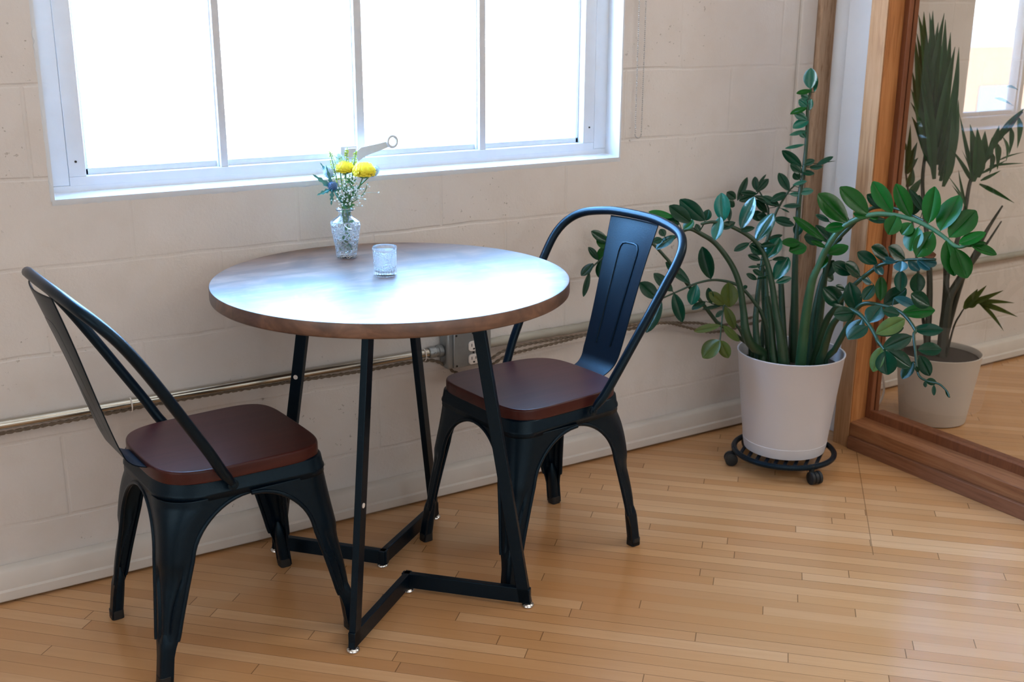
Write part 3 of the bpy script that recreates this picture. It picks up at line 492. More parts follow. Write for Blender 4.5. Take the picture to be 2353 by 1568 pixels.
# outside: sunlit street front seen through the panes
bd = thing('building', (2, 13, -7), 'sunlit peach plaster building across the street outside the window', 'building'); og = bd.location
MB().box(-30, 40, 13, 20, -7, .72).build('wall', M['facade'], bd, org=og)
MB().box(-30, 40, 12.95, 13.2, .72, 1.12).build('cornice', M['facade_white'], bd, org=og)
for i in range(-6, 10):
    for zz in (-3.4, -1.3): MB().box(i*3.4, i*3.4 + 1.1, 12.98, 13.05, zz, zz + 1.2).build('window', M['pane_dark'], bd, org=og)
b2 = thing('building', (2, 24, -7), 'grey building rising behind the peach street front', 'building'); og = b2.location
b = MB()
for x0, x1, h in ((-30, 6, 2.0), (6, 13, 2.7), (13, 40, 1.9)): b.box(x0, x1, 24, 34, -7, h)
b.build('wall', M['facade_grey'], b2, org=og)
b = MB(); b.box(7, 12, 22.5, 24, 1.15, 1.75); b.build('roof', M['facade_white'], b2, org=og)

# ------------------------------------------------------------------ fixtures on the wall
def helix_cord(name, pts, label, ties=()):
    c = catmull(pts, 24); b = MB()
    L = 0; dist = [0]
    for i in range(1, len(c)): L += (c[i] - c[i-1]).length; dist.append(L)
    for ph in (0, PI):
        q = []
        for i, p in enumerate(c):
            a = dist[i]/.018*2*PI/2 + ph
            q.append(p + Vector((0, math.cos(a)*.0022, math.sin(a)*.0026)))
        b.tube(q, .0026, 6)
    o = b.build(name, M['cord'], org=pts[0])
    tag(o, label, 'cord')
    for x, y, z in ties:
        t = MB(); t.tube([(x, y + .0145*math.cos(a), z + .017*math.sin(a)) for a in [2*PI*i/14 for i in range(14)]], .0016, 5, True)
        t.build('cable_tie', M['plastic'], o, org=pts[0])
    return o
b = MB(); b.tube([(-3.1, .012, .437), (1.372, .012, .437)], .0112, 18)
cd = b.build('electrical_conduit', M['conduit'], org=(-3.1, .012, .437)); tag(cd, 'bare shiny metal conduit running along the wall left of the outlet box', 'conduit')
b = MB(); X = Matrix.Translation((1.366, .012, .437)) @ Matrix.Rotation(PI/2, 4, 'Y')
b.lathe([(.0001,0),(.0145,0),(.0155,.003),(.0155,.02),(.0135,.022),(.0135,.027),(.017,.029),(.017,.041),(.0001,.041)], 18, m=X)
b.ball((1.379, -.004, .437), .0035); b.build('connector', M['box_metal'], cd, org=(-3.1, .012, .437))
rn = random.Random(4); n = 60
b = MB(); b.tube([(lerp(1.546, 2.70, i/n), .016 + rn.uniform(-.0006,.0006), .4345 + rn.uniform(-.0008,.0008)) for i in range(n + 1)], [.0135 + rn.uniform(-.0006, .0006) for i in range(n + 1)], 14)
tag(b.build('electrical_conduit', M['conduit_paint'], org=(1.546, .016, .4345)), 'dull beige painted conduit running along the wall right of the outlet box', 'conduit')
b = MB(); b.tube([(2.9, .0176, .432), (7.9, .0176, .432)], .0125, 14)
tag(b.build('electrical_conduit', M['conduit_paint'], org=(2.9, .016, .432)), 'painted conduit on the wall behind the glass partition', 'conduit')
bx = thing('outlet_box', (1.4785, WY, .386), 'grey galvanised outlet box with two white receptacles on the wall under the table', 'outlet'); og = bx.location
MB().box(1.409, 1.548, -.016, WY - .0005, .388, .492).build('box', M['box_metal'], bx, org=og, bevel=.006, seg=3)
b = MB(); b.box(1.4265, 1.546, -.0215, -.016, .390, .490); cv = b.build('cover_plate', M['box_metal'], bx, org=og, bevel=.004, seg=3)
for cx in (1.489, 1.524):
    for cz in (.447, .409):
        pl = [(cx + .0165*math.copysign(min(1, abs(math.cos(a))*1.15), math.cos(a)), cz + .0168*math.copysign(min(.86, abs(math.sin(a))), math.sin(a))) for a in [2*PI*i/28 for i in range(28)]]
        b = MB(); b.prism(pl, .0205, .0245); b.v = [(x, -zz, y) for x, y, zz in b.v]
        if cx > 1.5: continue
        r_ = b.build('receptacle', M['plastic'], bx, org=og, bevel=.001)
        b = MB(); b.box(cx - .0075, cx - .0055, -.0248, -.0243, cz - .001, cz + .008); b.box(cx + .0050, cx + .0070, -.0248, -.0243, cz, cz + .0075)
        b.box(cx - .003, cx + .003, -.0248, -.0243, cz - .010, cz - .0055); b.build('slot', M['slot'], r_, org=og)
b = MB(); Y = lambda x, z: Matrix.Translation((x, -.0213, z)) @ Matrix.Rotation(PI/2, 4, 'X')
for x, z in ((1.489, .428), (1.435, .483), (1.487, .484), (1.436, .396)): b.lathe([(.0001,0),(.003,0),(.003,.0012),(.0001,.0015)], 10, m=Y(x, z))
b.build('screw', M['slot'], cv, org=og)
helix_cord('twisted_cord', [(-1.5, .012, .41), (.1, .012, .412), (.274, .012, .416), (.494, .012, .420), (.657, .012, .4235), (.899, .012, .4225), (1.164, .012, .417), (1.30, .012, .418), (1.366, .011, .4155), (1.40, .009, .404), (1.425, .010, .386), (1.45, .012, .366), (1.50, .015, .352)],
           'thin twisted brown cord hanging under the conduit left of the outlet box', [(.565, .012, .4325), (1.352, .012, .4325)])
helix_cord('twisted_cord', [(1.52, .010, .36), (1.56, -.004, .395), (1.60, -.006, .412), (1.668, -.004, .418), (1.797, -.004, .419), (1.90, -.004, .416), (2.047, -.004, .410), (2.165, -.004, .413), (2.22, .004, .402), (2.254, .010, .391), (2.327, .016, .365), (2.402, .018, .344), (2.50, .018, .342), (2.62, .018, .352)],
           'thin twisted brown cord sagging along the wall right of the outlet box')
helix_cord('twisted_cord', [(1.53, .012, .35), (1.60, -.010, .395), (1.68, -.013, .405), (1.797, -.013, .412), (1.90, -.012, .4205), (2.0, -.010, .425), (2.1, -.010, .420), (2.2, .012, .405), (2.33, .018, .385), (2.45, .020, .36), (2.6, .02, .37)],
           'second twisted brown cord, looping just above the sagging one')
b = MB(); rn = random.Random(6)
zz = 2.6
while zz > 1.0:
    b.ball((2.049 + (2.6 - zz)*.004, WY - .020, zz), .0024, 7, 4); b.ball((2.078, WY - .020, zz), .0024, 7, 4); zz -= .0056
for i in range(9):
    a = PI + PI*(i + .5)/9; b.ball((2.0665 + .0115*math.cos(a), WY - .020, .998 + .012*math.sin(a)), .0024, 7, 4)
b.tube([(2.0555, WY - .020, 1.0), (2.049, WY - .020, 2.6)], .0007, 4); b.tube([(2.078, WY - .020, 1.0), (2.078, WY - .020, 2.6)], .0007, 4); b.box(2.040, 2.087, WY - .026, WY - .0003, 2.6, 2.66)
tag(b.build('bead_chain', M['bead'], org=(2.065, WY - .02, 1.0)), 'looped metal bead chain of a blind hanging right of the window', 'chain')

# ------------------------------------------------------------------ round table
TC = Vector((1.075, -.376, 0)); TR = .4005
tb = thing('round_table', TC, 'round brown laminate table on splayed black steel legs below the window', 'table'); og = TC
b = MB(); b.lathe([(.0001, .730), (TR - .004, .730), (TR - .001, .7325), (TR, .736), (TR, .759), (TR - .0012, .7614), (TR - .004, .762), (.0001, .762)], 128, (TC.x, TC.y, 0))
b.build('tabletop', M['table'], tb, org=og, ang=50)
feet = {'A': (.848, -.606), 'B': (1.276, -.641), 'C': (.874, -.066), 'D': (1.317, -.105)}
mids = {'A': (1.071, -.425), 'B': (1.071, -.425), 'C': (1.073, -.288), 'D': (1.073, -.288)}
KT = {'A': .55, 'B': .575, 'C': .565, 'D': .56}
for k in 'ABCD':
    f = Vector((*feet[k], 0)); m = Vector((*mids[k], 0)); e = (f - m).normalized(); p = Vector((-e.y, e.x, 0)); t = m + (f - m)*KT[k]
    w, th = .029, .016
    def sec(c, z): return [c + e*(w/2) + p*(th/2) + Vector((0,0,z)), c + e*(w/2) - p*(th/2) + Vector((0,0,z)), c - e*(w/2) - p*(th/2) + Vector((0,0,z)), c - e*(w/2) + p*(th/2) + Vector((0,0,z))]
    b = MB(); b.loft([sec(f - e*.006, .010), sec(t, .7298)]); lg = b.build('leg', M['black'], tb, org=og, bevel=.0015)
    if k in 'CA':
        q = f.lerp(t, .66 if k == 'C' else .44); zq = .73*(.66 if k == 'C' else .44)
        sd = -p if p.y > 0 else p
        if k == 'A': sd = -p if p.x < 0 else p
        mt = Matrix.Translation(q + Vector((0,0,zq)) + sd*(th/2)) @ sd.to_track_quat('Z', 'Y').to_matrix().to_4x4()
        b = MB(); b.lathe([(.0001,0),(.0058,0),(.0055,.0014),(.003,.0018),(.0028,.001),(.0001,.001)], 16, m=mt); b.build('screw_cap', M['plastic'], lg, org=og)
    # base bar from foot to the middle of its frame
    fe = f + e*.006; b = MB()
    b.loft([[c + p*(th/2)*s + Vector((0,0,z)) for s, z in ((1,.010),(-1,.010),(-1,.047),(1,.047))] for c in (m - e*.012, fe)])
    b.build('base_bar', M['black'], tb, org=og, bevel=.0015)
    b = MB(); b.loft([[c + p*(th/2)*s + Vector((0,0,z)) for s, z in ((1,.708),(-1,.708),(-1,.7299),(1,.7299))] for c in (m - e*.012, t)])
    b.build('top_bar', M['black'], tb, org=og, bevel=.0015)
glides = [Vector((*feet[k], 0)) for k in 'ABCD'] + [Vector((1.071, -.430, 0)), Vector((1.073, -.283, 0))]
for g in glides:
    b = MB(); b.lathe([(.0001, 0), (.009, 0), (.0145, .003), (.0135, .0075), (.006, .0102), (.0001, .0102)], 20, g); b.build('glide', M['chrome'], tb, org=og, ang=60)

# ------------------------------------------------------------------ cafe chairs
def superring(hx, hy, r, n=8):
    out = []
    for sx, sy, a0 in ((1,1,0), (-1,1,PI/2), (-1,-1,PI), (1,-1,3*PI/2)):
        for i in range(n + 1):
            a = a0 + PI/2*i/n
            out.append((sx*(hx - r) + r*math.cos(a), sy*(hy - r) + r*math.sin(a)))
    return out
def seat_outline(k=0.0):
    n = 120; out = []
    for i in range(n):
        a = 2*PI*i/n; c, s_ = math.cos(a), math.sin(a)
        e = 2/5.2 if c > 0 else 2/3.9
        x = .178*math.copysign(abs(c)**e, c); y = .178*math.copysign(abs(s_)**e, s_)
        y *= lerp(.93, 1.0, (x + .18)/.36)
        out.append((x*(1 - k), y*(1 - k)))
    return out
def make_chair(label):
    t = thing('cafe_chair', (0,0,0), label, 'chair', 0, 'metal cafe chairs with wooden seats')
    # wooden seat
    rings = []
    for k, z in ((.03, .4195), (.006, .4197), (.001, .4205), (0, .423), (0, .4415), (.003, .4448), (.009, .4468), (.018, .4475), (.03, .4475)):
        rings.append([(x, y, z) for x, y in seat_outline(k)])
    b = MB(); b.loft(rings); b.build('seat', M['seat'], t, ang=45)
    # pressed skirt below the seat
    def corner(sx, sy, z):
        a = 1 - z/.42
        return (lerp(.174, .224 if sx > 0 else .226, a), lerp(.172 if sx > 0 else .163, .194 if sx > 0 else .178, a))
    def skirt(z, o, r):
        r0_ = r
        fx, fy = corner(1, 1, z); rx, ry = corner(-1, 1, z); out = []
        for sx, sy, a0 in ((1,1,0), (-1,1,PI/2), (-1,-1,PI), (1,-1,3*PI/2)):
            hx, hy = (fx, fy) if sx > 0 else (rx, ry); hx += o; hy += o
            if sx < 0: r = max(.012, r + .024)
            elif sx > 0: r = r0_
            for i in range(9):
                a = a0 + PI/2*i/8; out.append((sx*(hx - r) + r*math.cos(a), sy*(hy - r) + r*math.sin(a), z))
        return out
    b = MB(); b.loft([skirt(.421, -.010, .04), skirt(.4215, -.003, .046), skirt(.418, .0005, .05), skirt(.396, .0012, .05), skirt(.3945, .0024, .05), skirt(.391, .0024, .05), skirt(.3895, .0008, .05), skirt(.380, .0006, .05)], cap=False)
    b.build('seat_frame', M['black'], t, solid=.002, ang=50)
    zs = [.385, .383, .381, .379, .377, .374, .370, .365, .359, .351, .341, .330, .318, .305, .292, .280, .268, .258, .250, .240, .22, .2, .18, .16, .14, .125, .112, .102, .095, .088, .08, .06, .04, .02, .004]
    for sx in (1, -1):
        for sy in (1, -1):
            rings = []; edgeA = []; edgeB = []
            for z in zs:
                cx, cy = corner(sx, sy, z); Lx, Ly = cx + .002, cy + .001
                def fl(Lm):
                    zt, zb, w = .379, .262, .060
                    if z >= zt: return Lm
                    if z > zb: return Lm - (Lm - w)*math.sqrt(max(0, 1 - ((z - zb)/(zt - zb))**2))
                    if z > .110: return lerp(.037, w, ((z - .110)/(zb - .110))**1.15)
                    return lerp(.0265, .037, sstep(.060, .115, z))
                ax, ay = fl(Lx), fl(Ly)
                r = lerp(.010, .05 if sx > 0 else .074, sstep(.12, .385, z)); r = min(r, ax*.6, ay*.6)
                if z < .1: r = lerp(.006, .011, z/.1)
                g = (1 - sstep(.225, .262, z))*sstep(.088, .112, z)*.0055        # pressed flute along the corner
                ring = [(cx - ax, cy - .006), (cx - ax - .0005 if z < .379 else cx - ax, cy)]
                w0 = r + .012
                pts = []
                for q in (.6, .25): pts.append((cx - lerp(min(w0, ax*.8), ax, q), cy))
                pts.append((cx - min(w0, ax*.8), cy)); pts.append((cx - min(w0, ax*.8) + .0035, cy - g))
                for i in range(7):
                    a = PI/2 - PI/2*i/6; pts.append((cx - r + r*math.cos(a) - g*.8, cy - r + r*math.sin(a) - g*.8))
                pts.append((cx - g, cy - min(w0, ay*.8) + .0035)); pts.append((cx, cy - min(w0, ay*.8)))
                for q in (.25, .6): pts.append((cx, cy - lerp(min(w0, ay*.8), ay, q)))
                ring += pts + [(cx, cy - ay), (cx - .006, cy - ay)]
                rings.append([(sx*x, sy*y, z) for x, y in ring])
                edgeA.append((sx*(cx - ax), sy*(cy - .0005), z)); edgeB.append((sx*(cx - .0005), sy*(cy - ay), z))
            b = MB(); b.loft(rings, closed=False, cap=False)
            k0 = 3; b.tube(edgeA[k0:-6], .0042, 7); b.tube(edgeB[k0:-6], .0042, 7)
            low = []
            for z, h in ((.125, .003), (.112, .0085), (.096, .0122), (.08, .0128), (.05, .0128), (.016, .0128)):
                cx, cy = corner(sx, sy, z)
                low.append([(sx*(cx - .0137 + x), sy*(cy - .0137 + y), z) for x, y in superring(h, h, h*.62, 3)])
            b.loft(low)
            lg = b.build('leg', M['black'], t, ang=55, solid=.0012)
            cx, cy = corner(sx, sy, .008); b = MB()
            q = superring(.0142, .0142, .007, 4)
            b.loft([[(sx*(cx - .0137) + x, sy*(cy - .0137) + y, z) for x, y in q] for z in (0, .018, .022)]); b.build('rubber_foot', M['rubber'], lg, bevel=.001)
    # tubular back hoop
    half = [(-.044, .1815, .411), (-.054, .186, .427), (-.070, .194, .451), (-.093, .203, .494), (-.126, .211, .55), (-.176, .2225, .634), (-.223, .231, .71), (-.258, .232, .760), (-.288, .217, .795), (-.311, .180, .8185), (-.324, .11, .832), (-.329, .05, .8365)]
    pts = half + [(x, -y, z) for x, y, z in reversed(half)]
    c = catmull(pts, 5); b = MB()
    rad = []
    for p in c:
        s_ = sstep(.405, .44, p.z); rad.append(lerp(.0065, .0112, s_))
    b.tube(c, rad, 12); hp = b.build('back_frame', M['black'], t, ang=60)
    for s_ in (1, -1):
        b = MB(); mt = Matrix.Translation((-.044, s_*.1820, .411)) @ Matrix.Rotation(-s_*PI/2, 4, 'X')
        b.lathe([(.0001,0),(.0115,0),(.0115,.003),(.0055,.0045),(.005,.007),(.0001,.0075)], 14, m=mt); b.build('bolt', M['black'], hp)
    # sheet metal splat
    prof = [(-.150, .4325, .058), (-.176, .4375, .0585), (-.200, .447, .0595), (-.217, .463, .0635), (-.226, .482, .0675), (-.238, .515, .069), (-.270, .615, .0725), (-.302, .715, .079), (-.333, .808, .088), (-.337, .822, .0895)]
    pc = catmull([(x, w, z) for x, z, w in prof], 4); rings = []
    for p in pc:
        bow = .012*sstep(.5, .8, p.z); rings.append([(p.x - bow*(1 - (y_/1.0)**2) + bow*.6, p.y*y_, p.z) for y_ in (-1, -.97, -.75, -.5, -.25, 0, .25, .5, .75, .97, 1)])
    b = MB(); b.loft(rings, closed=False, cap=False)
    def sp(z, y):
        for i in range(len(pc) - 1):
            if pc[i].z <= z <= pc[i+1].z:
                a = (z - pc[i].z)/(pc[i+1].z - pc[i].z); x = lerp(pc[i].x, pc[i+1].x, a); w = lerp(pc[i].y, pc[i+1].y, a); bow = .012*sstep(.5, .8, z); return (x - bow*(1 - (y/w)**2) + bow*.6 + .0016, y, z)
    rib = [(lerp(.505, .735, i/12), lerp(.027, .0345, i/12)) for i in range(13)] + [(.750, .033), (.759, .027), (.762, .015), (.762, 0)]
    path = [sp(z, y) for z, y in rib] + [sp(z, -y) for z, y in reversed(rib[:-1])]
    b.tube(path, .0022, 6)
    b.build('backrest', M['black'], t, solid=.0022, ang=40)
    return t
def kids(o): return [c for c in bpy.data.objects if c.parent == o]
def copy_tree(o, parent=None):
    c = o.copy(); col.objects.link(c); c.parent = parent
    for ch in kids(o): copy_tree(ch, c)
    return c
ch = make_chair('black metal cafe chair left of the table, dark red wooden seat, facing right')
ch2 = copy_tree(ch); ch2['label'] = 'black metal cafe chair right of the table, its back toward the potted plant'
ch.location = (.667, -.342, 0); ch.rotation_euler = (0, 0, math.radians(3.5))
ch2.location = (1.459, -.370, 0); ch2.rotation_euler = (0, 0, math.radians(185.2))

# ------------------------------------------------------------------ vase, tumbler, flowers
TZ = .762
va = thing('cut_glass_vase', (1.075, -.125, TZ), 'small clear cut glass vase on the table holding yellow flowers', 'vase', math.radians(28))
def octo(a):                              # square with clipped corners
    q = (a + PI/4) % (PI/2) - PI/4
    return min(1/max(.2, math.cos(q)), 1.13)
outer = [(.0215, 0), (.0235, .002), (.0255, .02), (.0305, .05), (.0345, .078), (.0352, .083), (.033, .089), (.0175, .1005), (.0160, .103), (.0155, .112), (.0160, .113), (.0215, .1150), (.0218, .1195), (.0165, .1205)]
inner = [(.0148, .119), (.0135, .104), (.0145, .099), (.0295, .0875), (.0315, .082), (.027, .05), (.022, .02), (.0205, .008), (.0001, .007)]
def vshape(z): return octo if z < .0955 else None
rings = []
n = 32
for r, z in [(.0001, 0)] + outer + inner:
    rings.append([((r*(octo(2*PI*k/n + PI/4) if z < .099 and r > .0002 else 1))*math.cos(2*PI*k/n), (r*(octo(2*PI*k/n + PI/4) if z < .099 and r > .0002 else 1))*math.sin(2*PI*k/n), z) for k in range(n)])
b = MB(); b.loft(rings); b.build('body', M['vase'], va, ang=25)
b = MB(); rings = []
for r, z in [(.0001, .0075), (.0200, .0085), (.0215, .02), (.0262, .046), (.0001, .0462)]:
    rings.append([(r*octo(2*PI*k/n + PI/4)*math.cos(2*PI*k/n), r*octo(2*PI*k/n + PI/4)*math.sin(2*PI*k/n), z) for k in range(n)])
b.loft(rings); b.build('water', M['water'], va, ang=30)
tu = thing('glass_tumbler', (1.070, -.352, TZ), 'short clear embossed glass tumbler near the middle of the table', 'glass')
b = MB(); b.lathe([(.0001, 0), (.0225, 0), (.0255, .002), (.026, .006), (.0268, .056), (.0268, .058), (.0282, .0595), (.0285, .063), (.0272, .0665), (.0255, .0665), (.0240, .063), (.0235, .05), (.0228, .012), (.021, .0095), (.0001, .009)], 56); b.build('body', M['tumbler'], tu, ang=30)

NECK = Vector((1.079, -.120, TZ + .113))
def stem_path(top, i, bend=.0):
    a = i*2.4; ne = NECK + Vector((math.cos(a)*.008, math.sin(a)*.008, 0)); bt = Vector((1.075, -.125, TZ + .014)) + Vector((math.cos(a + 2.2)*.013, math.sin(a + 2.2)*.013, .004*(i % 3)))
    top = Vector(top); mid = ne.lerp(top, .5) + Vector((bend, 0, .004))
    return catmull([bt, ne.lerp(bt, .45), ne, mid, top], 5)
def leaf_blade(b, B, T, w, nrm, fold=.18, nl=7, serr=0):
    B, T, N = Vector(B), Vector(T), Vector(nrm).normalized(); ax = T - B; L = ax.length; ax = ax.normalized(); s_ = ax.cross(N).normalized(); N = s_.cross(ax).normalized(); rings = []
    for i in range(nl + 1):
        t = i/nl; ww = w/2*max(.04, math.sin(PI*min(1, t**.75*.97 + .03))**.8)*(1 + (serr if i % 2 else -serr)) if i < nl else w*.01
        c = B + ax*L*t - N*L*.10*(t*t - t*.2)
        rings.append([c - s_*ww + N*ww*fold, c - s_*ww*.5 + N*ww*fold*.25, c, c + s_*ww*.5 + N*ww*fold*.25, c + s_*ww + N*ww*fold])
    b.loft(rings, closed=False, cap=False)
def flower(name, top, i, label, cat, group, bend=0, r=.0016, stem='f_stem'):
    p = stem_path(top, i, bend); t = thing(name, p[0], label, cat, 0, group)
    MB().tube(p, r, 6).build('stem', M[stem], t, org=p[0]); return t, p[0], p
def mum(top, i, R, label, seed):
    t, og, p = flower('yellow_chrysanthemum', top, i, label, 'flower', None, .004); rnd = random.Random(seed); c = Vector(top) + Vector((0,0,.004)); b = MB()
    for lay, (n, up, rr, ln) in enumerate(((22, -.15, .42, .62), (24, .15, .40, .70), (22, .45, .36, .72), (18, .8, .30, .66), (14, 1.2, .2, .55))):
        for k in range(n):
            a = 2*PI*(k + .5*(lay % 2))/n + rnd.uniform(-.08, .08); d = Vector((math.cos(a), math.sin(a), 0)); u = up + rnd.uniform(-.1, .1)
            B = c + d*R*rr*.5 + Vector((0,0,-.10*R)); M1 = B + d*R*ln*.8*math.cos(u*.6) + Vector((0,0,R*ln*math.sin(u)*.8)); T_ = M1 + (-d*.22 + Vector((0,0,.45)))*R*(.35 + .1*lay)
            q = catmull([B, B.lerp(M1, .6) + Vector((0,0,-.06*R)), M1, T_], 3); s_ = d.cross(Vector((0,0,1))); rings = []
            for j, pt in enumerate(q):
                tt = j/(len(q) - 1); w = R*.105*(.55 + .6*math.sin(PI*min(1, tt*.85 + .1))); nn = (d*.6 + Vector((0,0,.8)))
                rings.append([pt - s_*w + nn*w*.35, pt, pt + s_*w + nn*w*.35])
            b.loft(rings, closed=False, cap=False)
    b.build('bloom', M['petal'], t, org=og, ang=60)
    b = MB(); b.ball(c + Vector((0,0,-.16*R)), R*.42, 12, 6, .55); b.build('calyx', M['f_stem'], t, org=og)
    return t, og, p
mum((1.127, -.128, TZ + .198), 0, .037, 'large yellow chrysanthemum leaning right in the glass vase', 1)
mum((1.096, -.088, TZ + .203), 1, .030, 'smaller yellow chrysanthemum half hidden behind the large one', 2)
def thistle(top, i, R, label, seed, pale, leaves, axis=(0,0,1)):
    t, og, p = flower('sea_holly', top, i, label, 'flower', None, -.006, .0018, 'bract' if not pale else 'f_stem'); rnd = random.Random(seed); b = MB(); c = Vector(top); A = Vector(axis).normalized(); rot = A.to_track_quat('Z', 'Y').to_matrix().to_4x4()
    b.ball(c, R, 16, 10, 1.5 if pale else 1.08, mat=rot)
    for k in range(150):
        z = 1 - 2*(k + .5)/150; a = k*2.39996; d = rot.to_3x3() @ Vector((math.sqrt(1 - z*z)*math.cos(a), math.sqrt(1 - z*z)*math.sin(a), z*(1.5 if pale else 1.08)))
        s_ = d.orthogonal().normalized(); e = c + d*R
        b.add([e + s_*R*.12, e - s_*R*.12, e + d*R*.38], [(0,1,2)])
    b.build('flower_head', M['thistle_pale' if pale else 'thistle'], t, org=og, ang=60)
    b = MB()
    for k in range(14):
        a = 2*PI*k/14 + rnd.uniform(-.15,.15); d = rot.to_3x3() @ Vector((math.cos(a), math.sin(a), rnd.uniform(-.25, .45 if not pale else 1.1)))
        leaf_blade(b, c - A*R*.6, c - A*R*.5 + d.normalized()*R*rnd.uniform(1.9, 2.9), R*.28, A + d*.1, .2, 4)
    for T_, w in leaves: leaf_blade(b, c - A*R*.9, T_, w, (-.3, -.8, .5), .2, 8, .35)
    b.build('bract', M['bract'], t, org=og, ang=60)
C0 = Vector((1.054, -.105, TZ + .172))
thistle(C0, 2, .0100, 'round blue sea holly on the left of the bouquet', 3, False, [(C0 + Vector((-.042, .014, .030)), .011), (C0 + Vector((-.036, .012, -.020)), .010), (C0 + Vector((-.006, -.002, -.046)), .009), (C0 + Vector((-.012, .004, .050)), .007), (C0 + Vector((.03, .0, -.008)), .008)], (-.2, -.5, .8))
thistle((1.056, -.080, TZ + .202), 3, .0100, 'pale blue sea holly above the round blue one', 4, True, [(Vector((1.038, -.075, TZ + .226)), .006)], (-.25, -.1, 1))
thistle((1.162, -.112, TZ + .200), 4, .0092, 'pale blue sea holly at the right end of the bouquet', 5, True, [], (.6, -.1, .9))
thistle((1.094, -.060, TZ + .230), 5, .0090, 'pale sea holly peeking out behind the yellow blooms', 6, True, [], (-.2, 0, 1))
def sprig(top, i, label, seed):
    t, og, p = flower('goldenrod_sprig', top, i, label, 'flower', 'goldenrod sprigs in the vase', 0, .0011); rnd = random.Random(seed); b = MB()
    N = len(p)
    for k in range(85):
        f = rnd.uniform(.70, 1.0); x = f*(N - 1); j = min(N - 2, int(x)); q = p[j].lerp(p[j+1], x - j); a = rnd.uniform(0, 2*PI); rr = .0085*(1.06 - f)*3.2 + .001
        b.ball(q + Vector((math.cos(a)*rr, math.sin(a)*rr*.8, rnd.uniform(0, .006))), rnd.uniform(.0012, .0022), 6, 4)
    b.build('blossoms', M['goldenrod'], t, org=og)
    b = MB()
    for k in range(6):
        f = rnd.uniform(.5, .72); q = p[int(f*(N - 1))]; a = rnd.uniform(0, 2*PI); leaf_blade(b, q, q + Vector((math.cos(a)*.016, math.sin(a)*.012, .014)), .005, (0, -.6, .8), .2, 5)
    b.build('leaf', M['f_leaf'], t, org=og, ang=60)
sprig((1.070, -.062, TZ + .246), 6, 'leftmost of the three yellow green goldenrod sprigs', 7)
sprig((1.106, -.079, TZ + .254), 7, 'middle one of the three yellow green goldenrod sprigs', 8)
sprig((1.127, -.085, TZ + .250), 8, 'rightmost of the three yellow green goldenrod sprigs', 9)
p0 = stem_path((1.090, -.110, TZ + .175), 9); gy = thing('baby_breath_sprig', p0[0], 'cloud of tiny white filler flowers just above the vase neck', 'flower'); rnd = random.Random(12)
b = MB(); b.tube(p0, .0011, 5); bb = MB()
for k in range(170):
    q = Vector((1.092 + rnd.gauss(0, .020), -.126 + rnd.gauss(0, .010), TZ + .154 + rnd.gauss(0, .016)))
    if q.z < TZ + .118: q.z = TZ + .122 + rnd.random()*.02
    st = p0[10 + rnd.randrange(8)]; b.tube([st, st.lerp(q, .5) + Vector((0,0,.004)), q], .0003, 3); bb.ball(q, rnd.uniform(.0014, .0026), 7, 5)
b.build('stem', M['f_stem'], gy, org=p0[0]); bb.build('blossoms', M['gyp'], gy, org=p0[0])
p0 = stem_path((1.104, -.112, TZ + .190), 10); sg = thing('leafy_sprig', p0[0], 'leafy green sprig in the middle of the bouquet', 'flower'); b = MB(); b.tube(p0, .0019, 6); b.tube(stem_path((1.138, -.125, TZ + .176), 12, .018), .0010, 5); b.build('stem', M['f_stem'], sg, org=p0[0]); b = MB()
for k in range(26):
    q = p0[6 + k % 13]; a = k*2.4; leaf_blade(b, q, q + Vector((math.cos(a)*.017, math.sin(a)*.012, .006 + .012*((k*7) % 5)/5)), .0085, (-.2, -.7, .7), .2, 6)
for k in range(10):
    q = p0[1 + k % 4]; a = k*2.1; leaf_blade(b, q, q + Vector((math.cos(a)*.008, math.sin(a)*.008, .015)), .006, (-.2, -.7, .4), .2, 5)
b.build('leaf', M['f_leaf'], sg, org=p0[0], ang=60)

# ------------------------------------------------------------------ big ZZ plant on its rolling caddy
PC = Vector((2.413, -.322, 0))
cad = thing('plant_caddy', PC, 'black round rolling plant stand on casters under the white pot', 'plant stand'); og = PC
b = MB(); b.tube([PC + Vector((.150*math.cos(a), .150*math.sin(a), .050)) for a in [2*PI*i/64 for i in range(64)]], .0085, 10, True)
b.tube([PC + Vector((.085*math.cos(a), .085*math.sin(a), .050)) for a in [2*PI*i/48 for i in range(48)]], .004, 8, True); b.build('ring', M['black'], cad, org=og)
for k in range(9):
    yk = -.112 + .028*k; h = math.sqrt(.15**2 - yk**2); b = MB(); b.box(-h, h, yk - .005, yk + .005, .049, .0555)
    b.v = [tuple(PC + Matrix.Rotation(.6, 3, 'Z') @ Vector(v)) for v in b.v]; b.build('slat', M['black'], cad, org=og, bevel=.001)
for ang in (146, 258, 20, 84):
    a = math.radians(ang); d = Vector((math.cos(a), math.sin(a), 0)); c = PC + d*.150; s_ = Vector((-d.y, d.x, 0)); q = PC + d*.160 + s_*.006
    b = MB(); b.lathe([(.0001, .030), (.008, .030), (.008, .056), (.0001, .058)], 12, c)
    mt = Matrix.Translation(q + Vector((0,0,.0195))) @ s_.to_track_quat('Z', 'Y').to_matrix().to_4x4()
    b.lathe([(.0001, -.006), (.0125, -.006), (.0165, -.004), (.0165, .004), (.0125, .006), (.0001, .006)], 20, m=mt @ Matrix.Scale(1.12, 4))
    cs = b.build('caster', M['rubber'], cad, org=og)
    for sg_ in (-1, 1):
        b = MB(); b.lathe([(.0001, -.006), (.013, -.006), (.0195, -.004), (.0195, .004), (.013, .006), (.0001, .0065)], 24, m=Matrix.Translation(s_*sg_*.0125) @ mt); b.build('wheel', M['rubber'], cs, org=og, bevel=.001)
